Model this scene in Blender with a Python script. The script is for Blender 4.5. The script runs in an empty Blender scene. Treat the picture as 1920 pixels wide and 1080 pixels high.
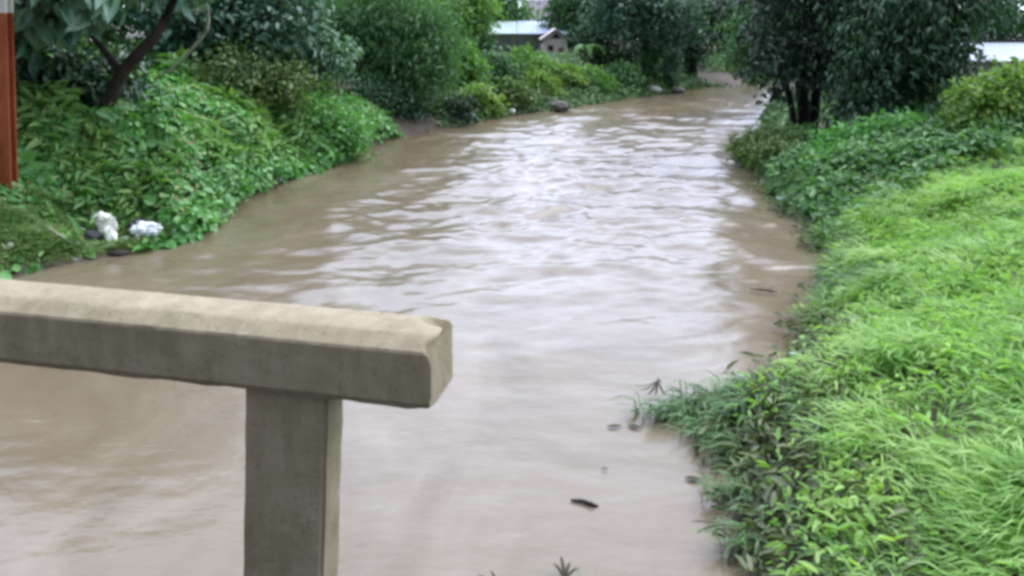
import bpy, math, random
import numpy as np

sc = bpy.context.scene
COL = sc.collection
rng = np.random.default_rng(11)
random.seed(5)
PI = math.pi

# ------------------------------------------------------------------ helpers
_perm = np.random.default_rng(3).random(65536)


def vnoise(x, y, seed=0):
    x = np.asarray(x, float); y = np.asarray(y, float)
    xi = np.floor(x).astype(int); yi = np.floor(y).astype(int)
    fx = x - xi; fy = y - yi
    fx = fx * fx * (3 - 2 * fx); fy = fy * fy * (3 - 2 * fy)

    def h(a, b):
        return _perm[(a * 7919 + b * 104729 + seed * 15485863) & 65535]
    return ((h(xi, yi) * (1 - fx) + h(xi + 1, yi) * fx) * (1 - fy)
            + (h(xi, yi + 1) * (1 - fx) + h(xi + 1, yi + 1) * fx) * fy)


def fbm(x, y, seed=0, o=4):
    r = 0; a = 1; t = 0
    for i in range(o):
        r = r + a * vnoise(x * 2 ** i, y * 2 ** i, seed + i); t += a; a *= .5
    return r / t


def nrm(v):
    return v / np.maximum(np.linalg.norm(v, axis=-1, keepdims=True), 1e-9)


def link_mesh(name, me, mat, parent=None, loc=None, smooth=False):
    o = bpy.data.objects.new(name, me)
    COL.objects.link(o)
    if mat:
        me.materials.append(mat)
    if parent:
        o.parent = parent
    if loc is not None:
        o.location = loc
    if smooth:
        me.polygons.foreach_set('use_smooth', np.ones(len(me.polygons), bool))
    return o


def np_mesh(name, V, loops, sizes):
    me = bpy.data.meshes.new(name)
    V = np.ascontiguousarray(V, np.float32).reshape(-1, 3)
    loops = np.ascontiguousarray(loops, np.int32).ravel()
    sizes = np.ascontiguousarray(sizes, np.int32).ravel()
    me.vertices.add(len(V)); me.vertices.foreach_set('co', V.ravel())
    me.loops.add(len(loops)); me.loops.foreach_set('vertex_index', loops)
    me.polygons.add(len(sizes))
    st = np.zeros(len(sizes), np.int32); st[1:] = np.cumsum(sizes)[:-1]
    me.polygons.foreach_set('loop_start', st)
    me.update(calc_edges=True)
    return me


class MB:
    """collects shapes; build() links them as one mesh object"""
    def __init__(s):
        s.v = []; s.f = []

    def add(s, v, f):
        b = len(s.v); s.v += [tuple(p) for p in v]; s.f += [tuple(i + b for i in q) for q in f]

    def box(s, x0, x1, y0, y1, z0, z1):
        s.add([(x0, y0, z0), (x1, y0, z0), (x1, y1, z0), (x0, y1, z0), (x0, y0, z1), (x1, y0, z1), (x1, y1, z1), (x0, y1, z1)],
              [(0, 3, 2, 1), (4, 5, 6, 7), (0, 1, 5, 4), (1, 2, 6, 5), (2, 3, 7, 6), (3, 0, 4, 7)])

    def tube(s, pts, rad, n=7, wob=0.0):
        pts = np.array(pts, float); m = len(pts)
        rad = np.interp(np.linspace(0, 1, m), np.linspace(0, 1, len(rad)), rad)
        b = len(s.v)
        for i in range(m):
            t = pts[min(i + 1, m - 1)] - pts[max(i - 1, 0)]
            t = t / max(np.linalg.norm(t), 1e-9)
            a = np.array((0, 0, 1.)) if abs(t[2]) < .9 else np.array((1., 0, 0))
            u = np.cross(t, a); u /= np.linalg.norm(u); w = np.cross(t, u)
            for k in range(n):
                r = rad[i] * (1 + wob * (random.random() - .5))
                c = 2 * PI * k / n
                s.v.append(tuple(pts[i] + r * (u * math.cos(c) + w * math.sin(c))))
        for i in range(m - 1):
            for k in range(n):
                s.f.append((b + i * n + k, b + i * n + (k + 1) % n, b + (i + 1) * n + (k + 1) % n, b + (i + 1) * n + k))
        s.f.append(tuple(b + k for k in range(n))[::-1])
        s.f.append(tuple(b + (m - 1) * n + k for k in range(n)))

    def build(s, name, mat, parent=None, loc=None, smooth=False):
        me = bpy.data.meshes.new(name)
        me.from_pydata(s.v, [], s.f); me.update()
        return link_mesh(name, me, mat, parent, loc, smooth)


def tag(o, label=None, cat=None, group=None, kind=None):
    if label: o['label'] = label
    if cat: o['category'] = cat
    if group: o['group'] = group
    if kind: o['kind'] = kind
    return o


def thing(name, loc, label, cat, group=None):
    o = bpy.data.objects.new(name, None); COL.objects.link(o)
    o.location = loc; o.empty_display_size = .3
    return tag(o, label, cat, group)


def curve(pts, n=14):
    """smooth polyline through points"""
    P = np.array(pts, float)
    t = np.linspace(0, len(P) - 1, n)
    out = []
    for q in t:
        i = min(int(q), len(P) - 2); f = q - i
        p0 = P[max(i - 1, 0)]; p1 = P[i]; p2 = P[i + 1]; p3 = P[min(i + 2, len(P) - 1)]
        out.append(.5 * ((2 * p1) + (-p0 + p2) * f + (2 * p0 - 5 * p1 + 4 * p2 - p3) * f * f + (-p0 + 3 * p1 - 3 * p2 + p3) * f ** 3))
    return np.array(out)


# ------------------------------------------------------------------ materials
def new_mat(name):
    m = bpy.data.materials.new(name); m.use_nodes = True
    nt = m.node_tree
    for n in list(nt.nodes): nt.nodes.remove(n)
    out = nt.nodes.new('ShaderNodeOutputMaterial')
    return m, nt, out


def ramp(nt, stops, src=None, interp='LINEAR'):
    r = nt.nodes.new('ShaderNodeValToRGB'); r.color_ramp.interpolation = interp
    e = r.color_ramp.elements
    while len(e) < len(stops): e.new(.5)
    for k, (p, c) in enumerate(stops):
        e[k].position = p; e[k].color = (*c, 1)
    if src: nt.links.new(src, r.inputs[0])
    return r


def noise(nt, scale, detail=4, rough=.55, coord=None, dist=0):
    n = nt.nodes.new('ShaderNodeTexNoise'); n.inputs['Scale'].default_value = scale
    n.inputs['Detail'].default_value = detail; n.inputs['Roughness'].default_value = rough
    n.inputs['Distortion'].default_value = dist
    if coord: nt.links.new(coord, n.inputs['Vector'])
    return n


def leaf_mat(name, cols, trans=.3, rough=.45, patch=.35, spec=.5, patch_scale=.7):
    """leaf colours vary from leaf to leaf and in patches"""
    m, nt, out = new_mat(name)
    geo = nt.nodes.new('ShaderNodeNewGeometry')
    nz = noise(nt, patch_scale, 3, .6, geo.outputs['Position'])
    mx = nt.nodes.new('ShaderNodeMix'); mx.inputs[0].default_value = patch
    nt.links.new(geo.outputs['Random Per Island'], mx.inputs[2])
    st = nt.nodes.new('ShaderNodeMapRange')
    st.inputs[1].default_value = .3; st.inputs[2].default_value = .7
    nt.links.new(nz.outputs[0], st.inputs[0]); nt.links.new(st.outputs[0], mx.inputs[3])
    k = len(cols)
    r = ramp(nt, [(i / (k - 1), c) for i, c in enumerate(cols)], mx.outputs[0])
    p = nt.nodes.new('ShaderNodeBsdfPrincipled')
    nt.links.new(r.outputs[0], p.inputs['Base Color'])
    p.inputs['Roughness'].default_value = rough
    p.inputs['Specular IOR Level'].default_value = spec
    t = nt.nodes.new('ShaderNodeBsdfTranslucent')
    g = nt.nodes.new('ShaderNodeMix'); g.data_type = 'RGBA'; g.blend_type = 'MULTIPLY'; g.inputs[0].default_value = 1
    g.inputs[7].default_value = (1.1, 1.25, .55, 1)
    nt.links.new(r.outputs[0], g.inputs[6]); nt.links.new(g.outputs[2], t.inputs[0])
    ms = nt.nodes.new('ShaderNodeMixShader'); ms.inputs[0].default_value = trans
    nt.links.new(p.outputs[0], ms.inputs[1]); nt.links.new(t.outputs[0], ms.inputs[2])
    nt.links.new(ms.outputs[0], out.inputs[0])
    return m


def solid(name, stops, scale=6, rough=.8, bump=.3, spec=.3, bscale=None, metal=0, stretch=None, bdist=.02):
    m, nt, out = new_mat(name)
    tc = nt.nodes.new('ShaderNodeTexCoord'); co = tc.outputs['Object']
    if stretch:
        mp = nt.nodes.new('ShaderNodeMapping'); mp.inputs['Scale'].default_value = stretch
        nt.links.new(co, mp.inputs[0]); co = mp.outputs[0]
    n = noise(nt, scale, 6, .6, co, .3)
    r = ramp(nt, stops, n.outputs[0])
    p = nt.nodes.new('ShaderNodeBsdfPrincipled')
    nt.links.new(r.outputs[0], p.inputs['Base Color'])
    p.inputs['Roughness'].default_value = rough; p.inputs['Specular IOR Level'].default_value = spec
    p.inputs['Metallic'].default_value = metal
    n2 = noise(nt, bscale or scale * 4, 5, .65, co)
    b = nt.nodes.new('ShaderNodeBump'); b.inputs['Strength'].default_value = bump; b.inputs['Distance'].default_value = bdist
    nt.links.new(n2.outputs[0], b.inputs['Height']); nt.links.new(b.outputs[0], p.inputs['Normal'])
    nt.links.new(p.outputs[0], out.inputs[0])
    return m


M = {}
M['creeper'] = leaf_mat('creeper_leaf', [(.045, .165, .04), (.095, .29, .065), (.16, .38, .095), (.26, .48, .17)], .3, .42)
M['grass'] = leaf_mat('bank_grass', [(.095, .21, .045), (.195, .38, .085), (.31, .50, .135), (.46, .59, .25)], .4, .5, .6, .35, .75)
M['rushes'] = leaf_mat('rush_blade', [(.025, .075, .02), (.05, .14, .035), (.10, .22, .06), (.2, .28, .11)], .3, .5)
M['dark'] = leaf_mat('dark_leaf', [(.014, .046, .022), (.030, .088, .038), (.058, .130, .056), (.13, .22, .11)], .12, .4)
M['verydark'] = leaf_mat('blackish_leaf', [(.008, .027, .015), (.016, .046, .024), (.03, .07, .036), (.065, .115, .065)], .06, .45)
M['mid'] = leaf_mat('mid_leaf', [(.022, .075, .025), (.045, .14, .042), (.08, .20, .065), (.15, .28, .13)], .25, .4)
M['teal'] = leaf_mat('teal_leaf', [(.018, .065, .034), (.038, .115, .058), (.085, .185, .11), (.21, .33, .24)], .2, .35)
M['broad'] = leaf_mat('broad_pale_leaf', [(.04, .125, .07), (.09, .21, .125), (.17, .31, .20), (.32, .45, .33)], .22, .35)
M['feather'] = leaf_mat('feathery_leaf', [(.045, .125, .045), (.085, .21, .075), (.135, .285, .11), (.20, .36, .16)], .3, .5)
M['bright'] = leaf_mat('bright_leaf', [(.05, .15, .025), (.10, .25, .04), (.17, .34, .07), (.28, .43, .15)], .35, .45)
M['yellow'] = leaf_mat('yellowish_leaf', [(.07, .16, .025), (.14, .26, .045), (.22, .35, .08), (.34, .44, .17)], .35, .45)
M['olive'] = leaf_mat('olive_leaf', [(.04, .09, .02), (.085, .16, .04), (.15, .23, .07), (.25, .31, .14)], .25, .5)
M['short'] = leaf_mat('short_grass_blade', [(.06, .12, .03), (.12, .22, .05), (.2, .3, .09), (.32, .38, .18)], .3, .5, .5)
M['asphalt'] = solid('wet_asphalt', [(.3, (.035, .035, .035)), (.7, (.06, .058, .055))], 8, .6, .3)
M['weedmix'] = leaf_mat('mixed_weed_leaf', [(.045, .14, .035), (.11, .26, .06), (.2, .36, .09), (.33, .46, .17)], .3, .5, .55)
M['muddyleaf'] = leaf_mat('muddy_leaf', [(.05, .06, .03), (.08, .11, .04), (.14, .18, .07), (.26, .28, .16)], .2, .5)
M['straw'] = leaf_mat('straw_blade', [(.20, .19, .07), (.33, .30, .13), (.45, .42, .22)], .25, .6)
M['ivy'] = leaf_mat('ground_ivy_leaf', [(.03, .10, .025), (.065, .18, .045), (.11, .26, .07), (.22, .37, .14)], .3, .45)
M['under'] = leaf_mat('undergrowth_leaf', [(.03, .085, .022), (.06, .15, .04), (.11, .22, .06), (.2, .3, .12)], .3, .5)
M['bark'] = solid('dark_bark', [(.3, (.018, .015, .012)), (.7, (.05, .042, .034))], 5, .9, .7, .2, 14, stretch=(1, 1, .3))
M['blackbark'] = solid('blackish_bark', [(.3, (.008, .006, .008)), (.7, (.03, .024, .026))], 5, .9, .7, .2, 14, stretch=(1, 1, .3))
M['greybark'] = solid('grey_bark', [(.3, (.06, .06, .05)), (.7, (.15, .15, .13))], 5, .9, .6, .2, 14, stretch=(1, 1, .3))
M['palewood'] = solid('pale_dead_wood', [(.3, (.17, .19, .12)), (.7, (.33, .36, .25))], 8, .8, .4)
M['brownstem'] = solid('brown_dry_stem', [(.3, (.10, .07, .045)), (.7, (.25, .19, .13))], 8, .85, .4)
M['wetwood'] = solid('wet_dark_wood', [(.3, (.018, .015, .010)), (.7, (.05, .04, .028))], 12, .45, .4)
M['deadleaf'] = solid('dead_dark_leaf', [(.3, (.035, .034, .020)), (.7, (.08, .07, .045))], 15, .85, .2, .15)
M['rust'] = solid('rusty_red_paint', [(.25, (.17, .036, .013)), (.5, (.30, .072, .024)), (.8, (.40, .13, .05))], 3.5, .65, .35, .35, 30, stretch=(1, 1, .4))
M['whitepaint'] = solid('dirty_white_paint', [(.3, (.45, .45, .38)), (.7, (.65, .66, .58))], 6, .6, .2)
M['plastic'] = solid('white_plastic', [(.3, (.62, .68, .68)), (.7, (.82, .86, .86))], 8, .4, .3, .5)
M['plasticw'] = solid('cream_plastic', [(.3, (.62, .63, .53)), (.7, (.82, .83, .73))], 8, .4, .3, .5)
M['blueplastic'] = solid('bluish_plastic', [(.3, (.20, .31, .31)), (.7, (.32, .46, .47))], 8, .35, .3, .5)
M['blackplastic'] = solid('black_plastic', [(.3, (.02, .021, .022)), (.7, (.05, .052, .055))], 8, .35, .5, .5)
M['stone'] = solid('wet_stone', [(.3, (.06, .055, .045)), (.7, (.16, .15, .13))], 6, .6, .5)
M['palestone'] = solid('pale_stone', [(.3, (.22, .23, .2)), (.7, (.38, .39, .35))], 6, .7, .5)
M['plaster'] = solid('pale_pink_plaster', [(.3, (.56, .49, .45)), (.7, (.72, .66, .62))], 2.5, .85, .2)
M['mauve'] = solid('mauve_grey_sheet', [(.3, (.16, .14, .15)), (.7, (.25, .225, .24))], 2, .7, .2)
M['darkgap'] = solid('dark_inside_and_cap', [(.3, (.012, .011, .012)), (.7, (.03, .028, .03))], 5, .9, .2)  # near-black tone stands for the unlit inside of openings; also colours the ridge cap
M['metalgreen'] = solid('pale_green_sheet', [(.3, (.32, .43, .37)), (.7, (.46, .56, .49))], 2.2, .4, .1, .5)
M['metalblue'] = solid('pale_blue_sheet', [(.3, (.30, .37, .50)), (.7, (.42, .49, .62))], 2.2, .4, .1, .5)
M['metalwhite'] = solid('whitish_sheet', [(.3, (.34, .39, .42)), (.7, (.46, .51, .54))], 2.2, .4, .1, .5)

# ground: mud at the river edge, dark soil under the plants
def ground_mat():
    m, nt, out = new_mat('bank_soil')
    geo = nt.nodes.new('ShaderNodeNewGeometry')
    n = noise(nt, 1.3, 6, .6, geo.outputs['Position'])
    r1 = ramp(nt, [(.3, (.035, .028, .018)), (.55, (.06, .05, .03)), (.8, (.05, .07, .025))], n.outputs[0])
    r2 = ramp(nt, [(.3, (.055, .042, .03)), (.7, (.12, .095, .07))], n.outputs[0])
    sx = nt.nodes.new('ShaderNodeSeparateXYZ'); nt.links.new(geo.outputs['Position'], sx.inputs[0])
    mr = nt.nodes.new('ShaderNodeMapRange'); mr.inputs[1].default_value = .35; mr.inputs[2].default_value = .7
    nt.links.new(sx.outputs[2], mr.inputs[0])
    mx = nt.nodes.new('ShaderNodeMix'); mx.data_type = 'RGBA'
    nt.links.new(mr.outputs[0], mx.inputs[0]); nt.links.new(r2.outputs[0], mx.inputs[6]); nt.links.new(r1.outputs[0], mx.inputs[7])
    p = nt.nodes.new('ShaderNodeBsdfPrincipled'); p.inputs['Roughness'].default_value = .85
    nt.links.new(mx.outputs[2], p.inputs['Base Color'])
    n2 = noise(nt, 9, 6, .65, geo.outputs['Position'])
    b = nt.nodes.new('ShaderNodeBump'); b.inputs['Strength'].default_value = .7; b.inputs['Distance'].default_value = .05
    nt.links.new(n2.outputs[0], b.inputs['Height']); nt.links.new(b.outputs[0], p.inputs['Normal'])
    nt.links.new(p.outputs[0], out.inputs[0])
    return m


def water_mat():
    m, nt, out = new_mat('muddy_water')
    geo = nt.nodes.new('ShaderNodeNewGeometry')
    mp = nt.nodes.new('ShaderNodeMapping'); mp.inputs['Rotation'].default_value = (0, 0, .12)
    mp.inputs['Scale'].default_value = (1.0, .55, 1)
    nt.links.new(geo.outputs['Position'], mp.inputs[0])
    n = noise(nt, .55, 6, .6, mp.outputs[0], 1.2)
    r = ramp(nt, [(.3, (.118, .092, .054)), (.5, (.148, .118, .074)), (.7, (.182, .150, .102))], n.outputs[0])
    p = nt.nodes.new('ShaderNodeBsdfPrincipled')
    nt.links.new(r.outputs[0], p.inputs['Base Color'])
    p.inputs['IOR'].default_value = 1.4
    p.inputs['Roughness'].default_value = .19
    p.inputs['Specular IOR Level'].default_value = .5
    mp2 = nt.nodes.new('ShaderNodeMapping'); mp2.inputs['Scale'].default_value = (.75, 1.35, 1); mp2.inputs['Rotation'].default_value = (0, 0, .1)
    nt.links.new(geo.outputs['Position'], mp2.inputs[0])
    a = noise(nt, 2.2, 4, .55, mp2.outputs[0], .25)
    b1 = nt.nodes.new('ShaderNodeBump'); b1.inputs['Strength'].default_value = .42; b1.inputs['Distance'].default_value = .04
    nt.links.new(a.outputs[0], b1.inputs['Height'])
    c = noise(nt, 9, 3, .55, mp2.outputs[0], .2)
    b2 = nt.nodes.new('ShaderNodeBump'); b2.inputs['Strength'].default_value = .22; b2.inputs['Distance'].default_value = .008
    nt.links.new(c.outputs[0], b2.inputs['Height']); nt.links.new(b1.outputs[0], b2.inputs['Normal'])
    nt.links.new(b2.outputs[0], p.inputs['Normal'])
    nt.links.new(p.outputs[0], out.inputs[0])
    return m


def concrete_mat():
    m, nt, out = new_mat('weathered_concrete')
    tc = nt.nodes.new('ShaderNodeTexCoord')
    n = noise(nt, 5, 8, .65, tc.outputs['Object'], .4)
    r = ramp(nt, [(.25, (.235, .196, .122)), (.5, (.272, .231, .150)), (.75, (.312, .268, .180))], n.outputs[0])
    mp = nt.nodes.new('ShaderNodeMapping'); mp.inputs['Scale'].default_value = (1, 1, .22)
    nt.links.new(tc.outputs['Object'], mp.inputs[0])
    s = noise(nt, 16, 5, .6, mp.outputs[0], .5)
    sr = ramp(nt, [(.42, (.62, .60, .52)), (.6, (1, 1, 1))], s.outputs[0])
    mx = nt.nodes.new('ShaderNodeMix'); mx.data_type = 'RGBA'; mx.blend_type = 'MULTIPLY'; mx.inputs[0].default_value = .4
    nt.links.new(r.outputs[0], mx.inputs[6]); nt.links.new(sr.outputs[0], mx.inputs[7])
    w = noise(nt, 22, 4, .6, tc.outputs['Object'], .2)
    wr = ramp(nt, [(.66, (0, 0, 0)), (.76, (.4, .4, .4))], w.outputs[0])
    mx2 = nt.nodes.new('ShaderNodeMix'); mx2.data_type = 'RGBA'
    nt.links.new(wr.outputs[0], mx2.inputs[0]); nt.links.new(mx.outputs[2], mx2.inputs[6]); mx2.inputs[7].default_value = (.52, .49, .41, 1)
    # blow holes and hairline cracks
    vo = nt.nodes.new('ShaderNodeTexVoronoi'); vo.inputs['Scale'].default_value = 42; nt.links.new(tc.outputs['Object'], vo.inputs['Vector'])
    pit = ramp(nt, [(.10, (.28, .25, .19)), (.17, (1, 1, 1))], vo.outputs['Distance'])
    vc = nt.nodes.new('ShaderNodeTexVoronoi'); vc.feature = 'DISTANCE_TO_EDGE'; vc.inputs['Scale'].default_value = 3.2
    wv = nt.nodes.new('ShaderNodeVectorMath'); wv.operation = 'ADD'; nt.links.new(tc.outputs['Object'], wv.inputs[0])
    wn = noise(nt, 7, 4, .6, tc.outputs['Object']); ws = nt.nodes.new('ShaderNodeVectorMath'); ws.operation = 'SCALE'; ws.inputs['Scale'].default_value = .22
    nt.links.new(wn.outputs['Color'], ws.inputs[0]); nt.links.new(ws.outputs[0], wv.inputs[1]); nt.links.new(wv.outputs[0], vc.inputs['Vector'])
    crk = ramp(nt, [(.0, (.45, .42, .34)), (.012, (1, 1, 1))], vc.outputs['Distance'])
    ms = noise(nt, 3.4, 6, .62, tc.outputs['Object'], .5)
    mr_ = ramp(nt, [(.50, (1, 1, 1)), (.68, (.62, .64, .45))], ms.outputs[0])
    last = mx2.outputs[2]
    for src, amt in ((pit, .5), (crk, .22), (mr_, .35)):
        q = nt.nodes.new('ShaderNodeMix'); q.data_type = 'RGBA'; q.blend_type = 'MULTIPLY'; q.inputs[0].default_value = amt
        nt.links.new(last, q.inputs[6]); nt.links.new(src.outputs[0], q.inputs[7]); last = q.outputs[2]
    p = nt.nodes.new('ShaderNodeBsdfPrincipled'); p.inputs['Roughness'].default_value = .85; p.inputs['Specular IOR Level'].default_value = .3
    nt.links.new(last, p.inputs['Base Color'])
    n2 = noise(nt, 60, 6, .7, tc.outputs['Object'])
    n3 = noise(nt, 8, 4, .6, tc.outputs['Object'])
    b1 = nt.nodes.new('ShaderNodeBump'); b1.inputs['Strength'].default_value = .5; b1.inputs['Distance'].default_value = .015
    nt.links.new(n3.outputs[0], b1.inputs['Height'])
    b = nt.nodes.new('ShaderNodeBump'); b.inputs['Strength'].default_value = .4; b.inputs['Distance'].default_value = .004
    nt.links.new(n2.outputs[0], b.inputs['Height']); nt.links.new(b1.outputs[0], b.inputs['Normal']); nt.links.new(b.outputs[0], p.inputs['Normal'])
    nt.links.new(p.outputs[0], out.inputs[0])
    return m


M['ground'] = ground_mat(); M['water'] = water_mat(); M['concrete'] = concrete_mat()

# ------------------------------------------------------------------ river and terrain
LB = [(-10, -40), (-9.6, -10), (-9.3, 4), (-8.93, 9.73), (-8.67, 13.09), (-8.09, 14.33), (-7.31, 15.19), (-6.36, 16.3), (-6.5, 18.92), (-6.27, 21.33),
      (-5.38, 24.07), (-4.91, 28.01), (-3.7, 30.58), (-1.86, 32.81), (0, 35.89), (2.19, 38.06), (5.88, 42.54), (10.61, 48.04), (13.6, 49.3), (21.3, 53.73), (42.62, 57.71), (90, 60)]
RB = [(.6, -40), (.7, -10), (1.5, 3), (1.85, 6), (2.0, 6.9), (2.2, 7.7), (2.2, 8.6), (2.6, 9.3), (3.2, 9.85), (3.67, 10.48), (4.38, 11.98), (5.09, 13.37),
      (5.92, 16.34), (6.15, 19.49), (6.58, 22.11), (7.44, 26.04), (9.14, 30.58), (11.78, 38.68), (14.7, 42.33), (23.26, 46.02), (42.59, 49.75), (90, 51)]
LBc = curve(LB, 200); RBc = curve(RB, 200)


def seg_dist(px, py, poly):
    d = np.full(px.shape, 1e9)
    for (x0, y0), (x1, y1) in zip(poly[:-1], poly[1:]):
        dx, dy = x1 - x0, y1 - y0
        t = np.clip(((px - x0) * dx + (py - y0) * dy) / (dx * dx + dy * dy + 1e-9), 0, 1)
        d = np.minimum(d, (px - x0 - t * dx) ** 2 + (py - y0 - t * dy) ** 2)
    return np.sqrt(d)


LBs = LBc[::2]; RBs = RBc[::2]
RIVER = np.concatenate([LBs, RBs[::-1]])


def in_river(px, py):
    c = np.zeros(px.shape, bool)
    n = len(RIVER)
    for i in range(n):
        x0, y0 = RIVER[i]; x1, y1 = RIVER[(i + 1) % n]
        k = ((y0 > py) != (y1 > py)) & (px < (x1 - x0) * (py - y0) / (y1 - y0 + 1e-12) + x0)
        c ^= k
    return c


def bank_info(px, py):
    dl = seg_dist(px, py, LBs); dr = seg_dist(px, py, RBs)
    ins = in_river(px, py)
    return dl, dr, ins


def height(px, py):
    px = np.asarray(px, float); py = np.asarray(py, float)
    dl, dr, ins = bank_info(px, py)
    left = dl < dr
    far = np.clip((py - 27) / 9, 0, 1)
    HL = 2.3 * (1 - far) + .75 * far
    low = np.clip((17.5 - py) / 4, 0, 1) * .45
    HL = HL * (1 - low)
    hl = HL * (1 - np.exp(-dl / 1.9)) + .05 * np.minimum(dl, 20)
    HR = 1.45 - .55 * np.clip((py - 24) / 14, 0, 1)
    hr = HR * (1 - np.exp(-dr / 2.3)) + .02 * np.minimum(dr, 20)
    hl = hl * (1 - .93 * np.exp(-((px + 7.72) ** 2 + (py - 16.14) ** 2) / 2.0))
    h = np.where(left, hl, hr)
    h = h + (fbm(px * .6, py * .6, 7) - .5) * .35 * np.clip(np.minimum(dl, dr) / 1.2, 0, 1)
    hin = -np.minimum(np.minimum(dl, dr) * .9, 1.3)
    return np.where(ins, hin, h) - .02


def axis(segs):
    out = []
    for a, b, n in segs: out += list(np.linspace(a, b, n, endpoint=False))
    return np.array(out + [segs[-1][1]])


xs = axis([(-400, -60, 8), (-60, -22, 20), (-22, 14, 180), (14, 40, 40), (40, 120, 12), (120, 400, 6)])
ys = axis([(-200, -20, 8), (-20, 2, 14), (2, 36, 170), (36, 60, 70), (60, 120, 15), (120, 500, 8)])
GX, GY = np.meshgrid(xs, ys)
GZ = height(GX.ravel(), GY.ravel())
nx, ny = len(xs), len(ys)
ii = (np.arange(ny - 1)[:, None] * nx + np.arange(nx - 1)[None]).ravel()
quads = np.stack([ii, ii + 1, ii + nx + 1, ii + nx], 1)
g = link_mesh('ground', np_mesh('ground', np.stack([GX.ravel(), GY.ravel(), GZ], 1), quads, np.full(len(quads), 4)), M['ground'], smooth=True)
tag(g, 'dark soil and mud banks of the river', 'ground', kind='structure')

# water: a strip between the banks with real waves on it
tt = np.concatenate([np.linspace(0, .06, 10, endpoint=False), np.linspace(.06, .75, 560, endpoint=False), np.linspace(.75, 1, 50)])


def resample(poly, ykey, n=4000):
    return curve(poly, n)


Lf = curve(LB, 3000); Rf = curve(RB, 3000)
# pair the banks by matching forward distance so that rows run across the flow
ky = np.concatenate([axis([(-40, 3, 12), (3, 26, 330), (26, 47, 150)])])
Lp = np.stack([np.interp(ky, Lf[:, 1], Lf[:, 0]), ky], 1)
kr = np.interp(ky, [-40, 26, 40, 47], [-40, 26, 38.5, 43])
Rp = np.stack([np.interp(kr, Rf[:, 1], Rf[:, 0]), kr], 1)
ex = np.linspace(0, 1, 40)[1:]
Lx = np.interp(ky[-1], Lf[:, 1], Lf[:, 0]); Rx = np.interp(kr[-1], Rf[:, 1], Rf[:, 0])
ax = Lx + (90 - Lx) * ex; Lp = np.concatenate([Lp, np.stack([ax, np.interp(ax, Lf[:, 0], Lf[:, 1])], 1)])
ax = Rx + (90 - Rx) * ex; Rp = np.concatenate([Rp, np.stack([ax, np.interp(ax, Rf[:, 0], Rf[:, 1])], 1)])
uu = np.linspace(-.09, 1.09, 190)
WX = Lp[:, None, 0] * (1 - uu) + Rp[:, None, 0] * uu
WY = Lp[:, None, 1] * (1 - uu) + Rp[:, None, 1] * uu


def wave(x, y):
    # standing waves lying across the flow, strongest in the riffle mid stream
    wx = x + 1.2 * (fbm(x * .35, y * .35, 31) - .5)
    wy = y + 1.6 * (fbm(x * .3, y * .3, 37) - .5)
    rif = np.exp(-((y - 19.5) / np.where(y > 19.5, 26, 7.5)) ** 2) * np.clip(1.25 - np.abs(x - 1.2 - .33 * np.maximum(y - 24, 0)) / 6.5, 0, 1)
    calm = .25 + .75 * np.clip((y - 9) / 6, 0, 1)
    a = fbm(wx / 2.1, wy / 1.15, 41, 3) - .5
    ridge = 1 - np.abs(2 * vnoise(wx / 2.6, wy / 1.5, 47) - 1)
    ridge = ridge ** 2
    b = fbm(wx / .8, wy / .45, 53, 3) - .5
    z = a * (.10 + .11 * rif) * calm + ridge * (.015 + .085 * rif) * calm + b * (.028 + .075 * rif) * (calm * .7 + .3)
    c = fbm(wx / .34, wy / .2, 67, 2) - .5
    z += c * (.010 + .045 * rif) * calm
    z += .05 * (fbm(x / 3.5 + y * .12, y / 2.2, 61, 2) - .5)
    return z - .03


WZ = wave(WX, WY)
ny, nx = WX.shape
ii = (np.arange(ny - 1)[:, None] * nx + np.arange(nx - 1)[None]).ravel()
quads = np.stack([ii, ii + 1, ii + nx + 1, ii + nx], 1)
w = link_mesh('water', np_mesh('water', np.stack([WX.ravel(), WY.ravel(), WZ.ravel()], 1), quads, np.full(len(quads), 4)), M['water'], smooth=True)
tag(w, 'muddy brown flooded river', 'river', kind='structure')


# ------------------------------------------------------------------ foliage
def leaf_mesh(name, P, T, N, L, W, fold=.25, droop=.15, six=True):
    n = len(P)
    T = nrm(T); B = nrm(np.cross(N, T)); N = np.cross(T, B)
    L = np.broadcast_to(L, n)[:, None]; W = np.broadcast_to(W, n)[:, None]
    if six:
        v = np.stack([P,
                      P + T * L * .28 + B * W * .46 + N * W * fold,
                      P + T * L * .68 + B * W * .36 + N * (W * fold - L * droop * .35),
                      P + T * L - N * L * droop,
                      P + T * L * .68 - B * W * .36 + N * (W * fold - L * droop * .35),
                      P + T * L * .28 - B * W * .46 + N * W * fold], 1)
        f = np.array([0, 1, 2, 3, 0, 3, 4, 5]); k = 6
    else:
        v = np.stack([P, P + T * L * .42 + B * W * .5 + N * W * fold, P + T * L - N * L * droop, P + T * L * .42 - B * W * .5 + N * W * fold], 1)
        f = np.array([0, 1, 2, 0, 2, 3]); k = 4
    loops = (np.arange(n)[:, None] * k + f[None]).ravel()
    sz = np.full(n * 2, 4 if six else 3)
    return np_mesh(name, v.reshape(-1, 3), loops, sz)


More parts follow.
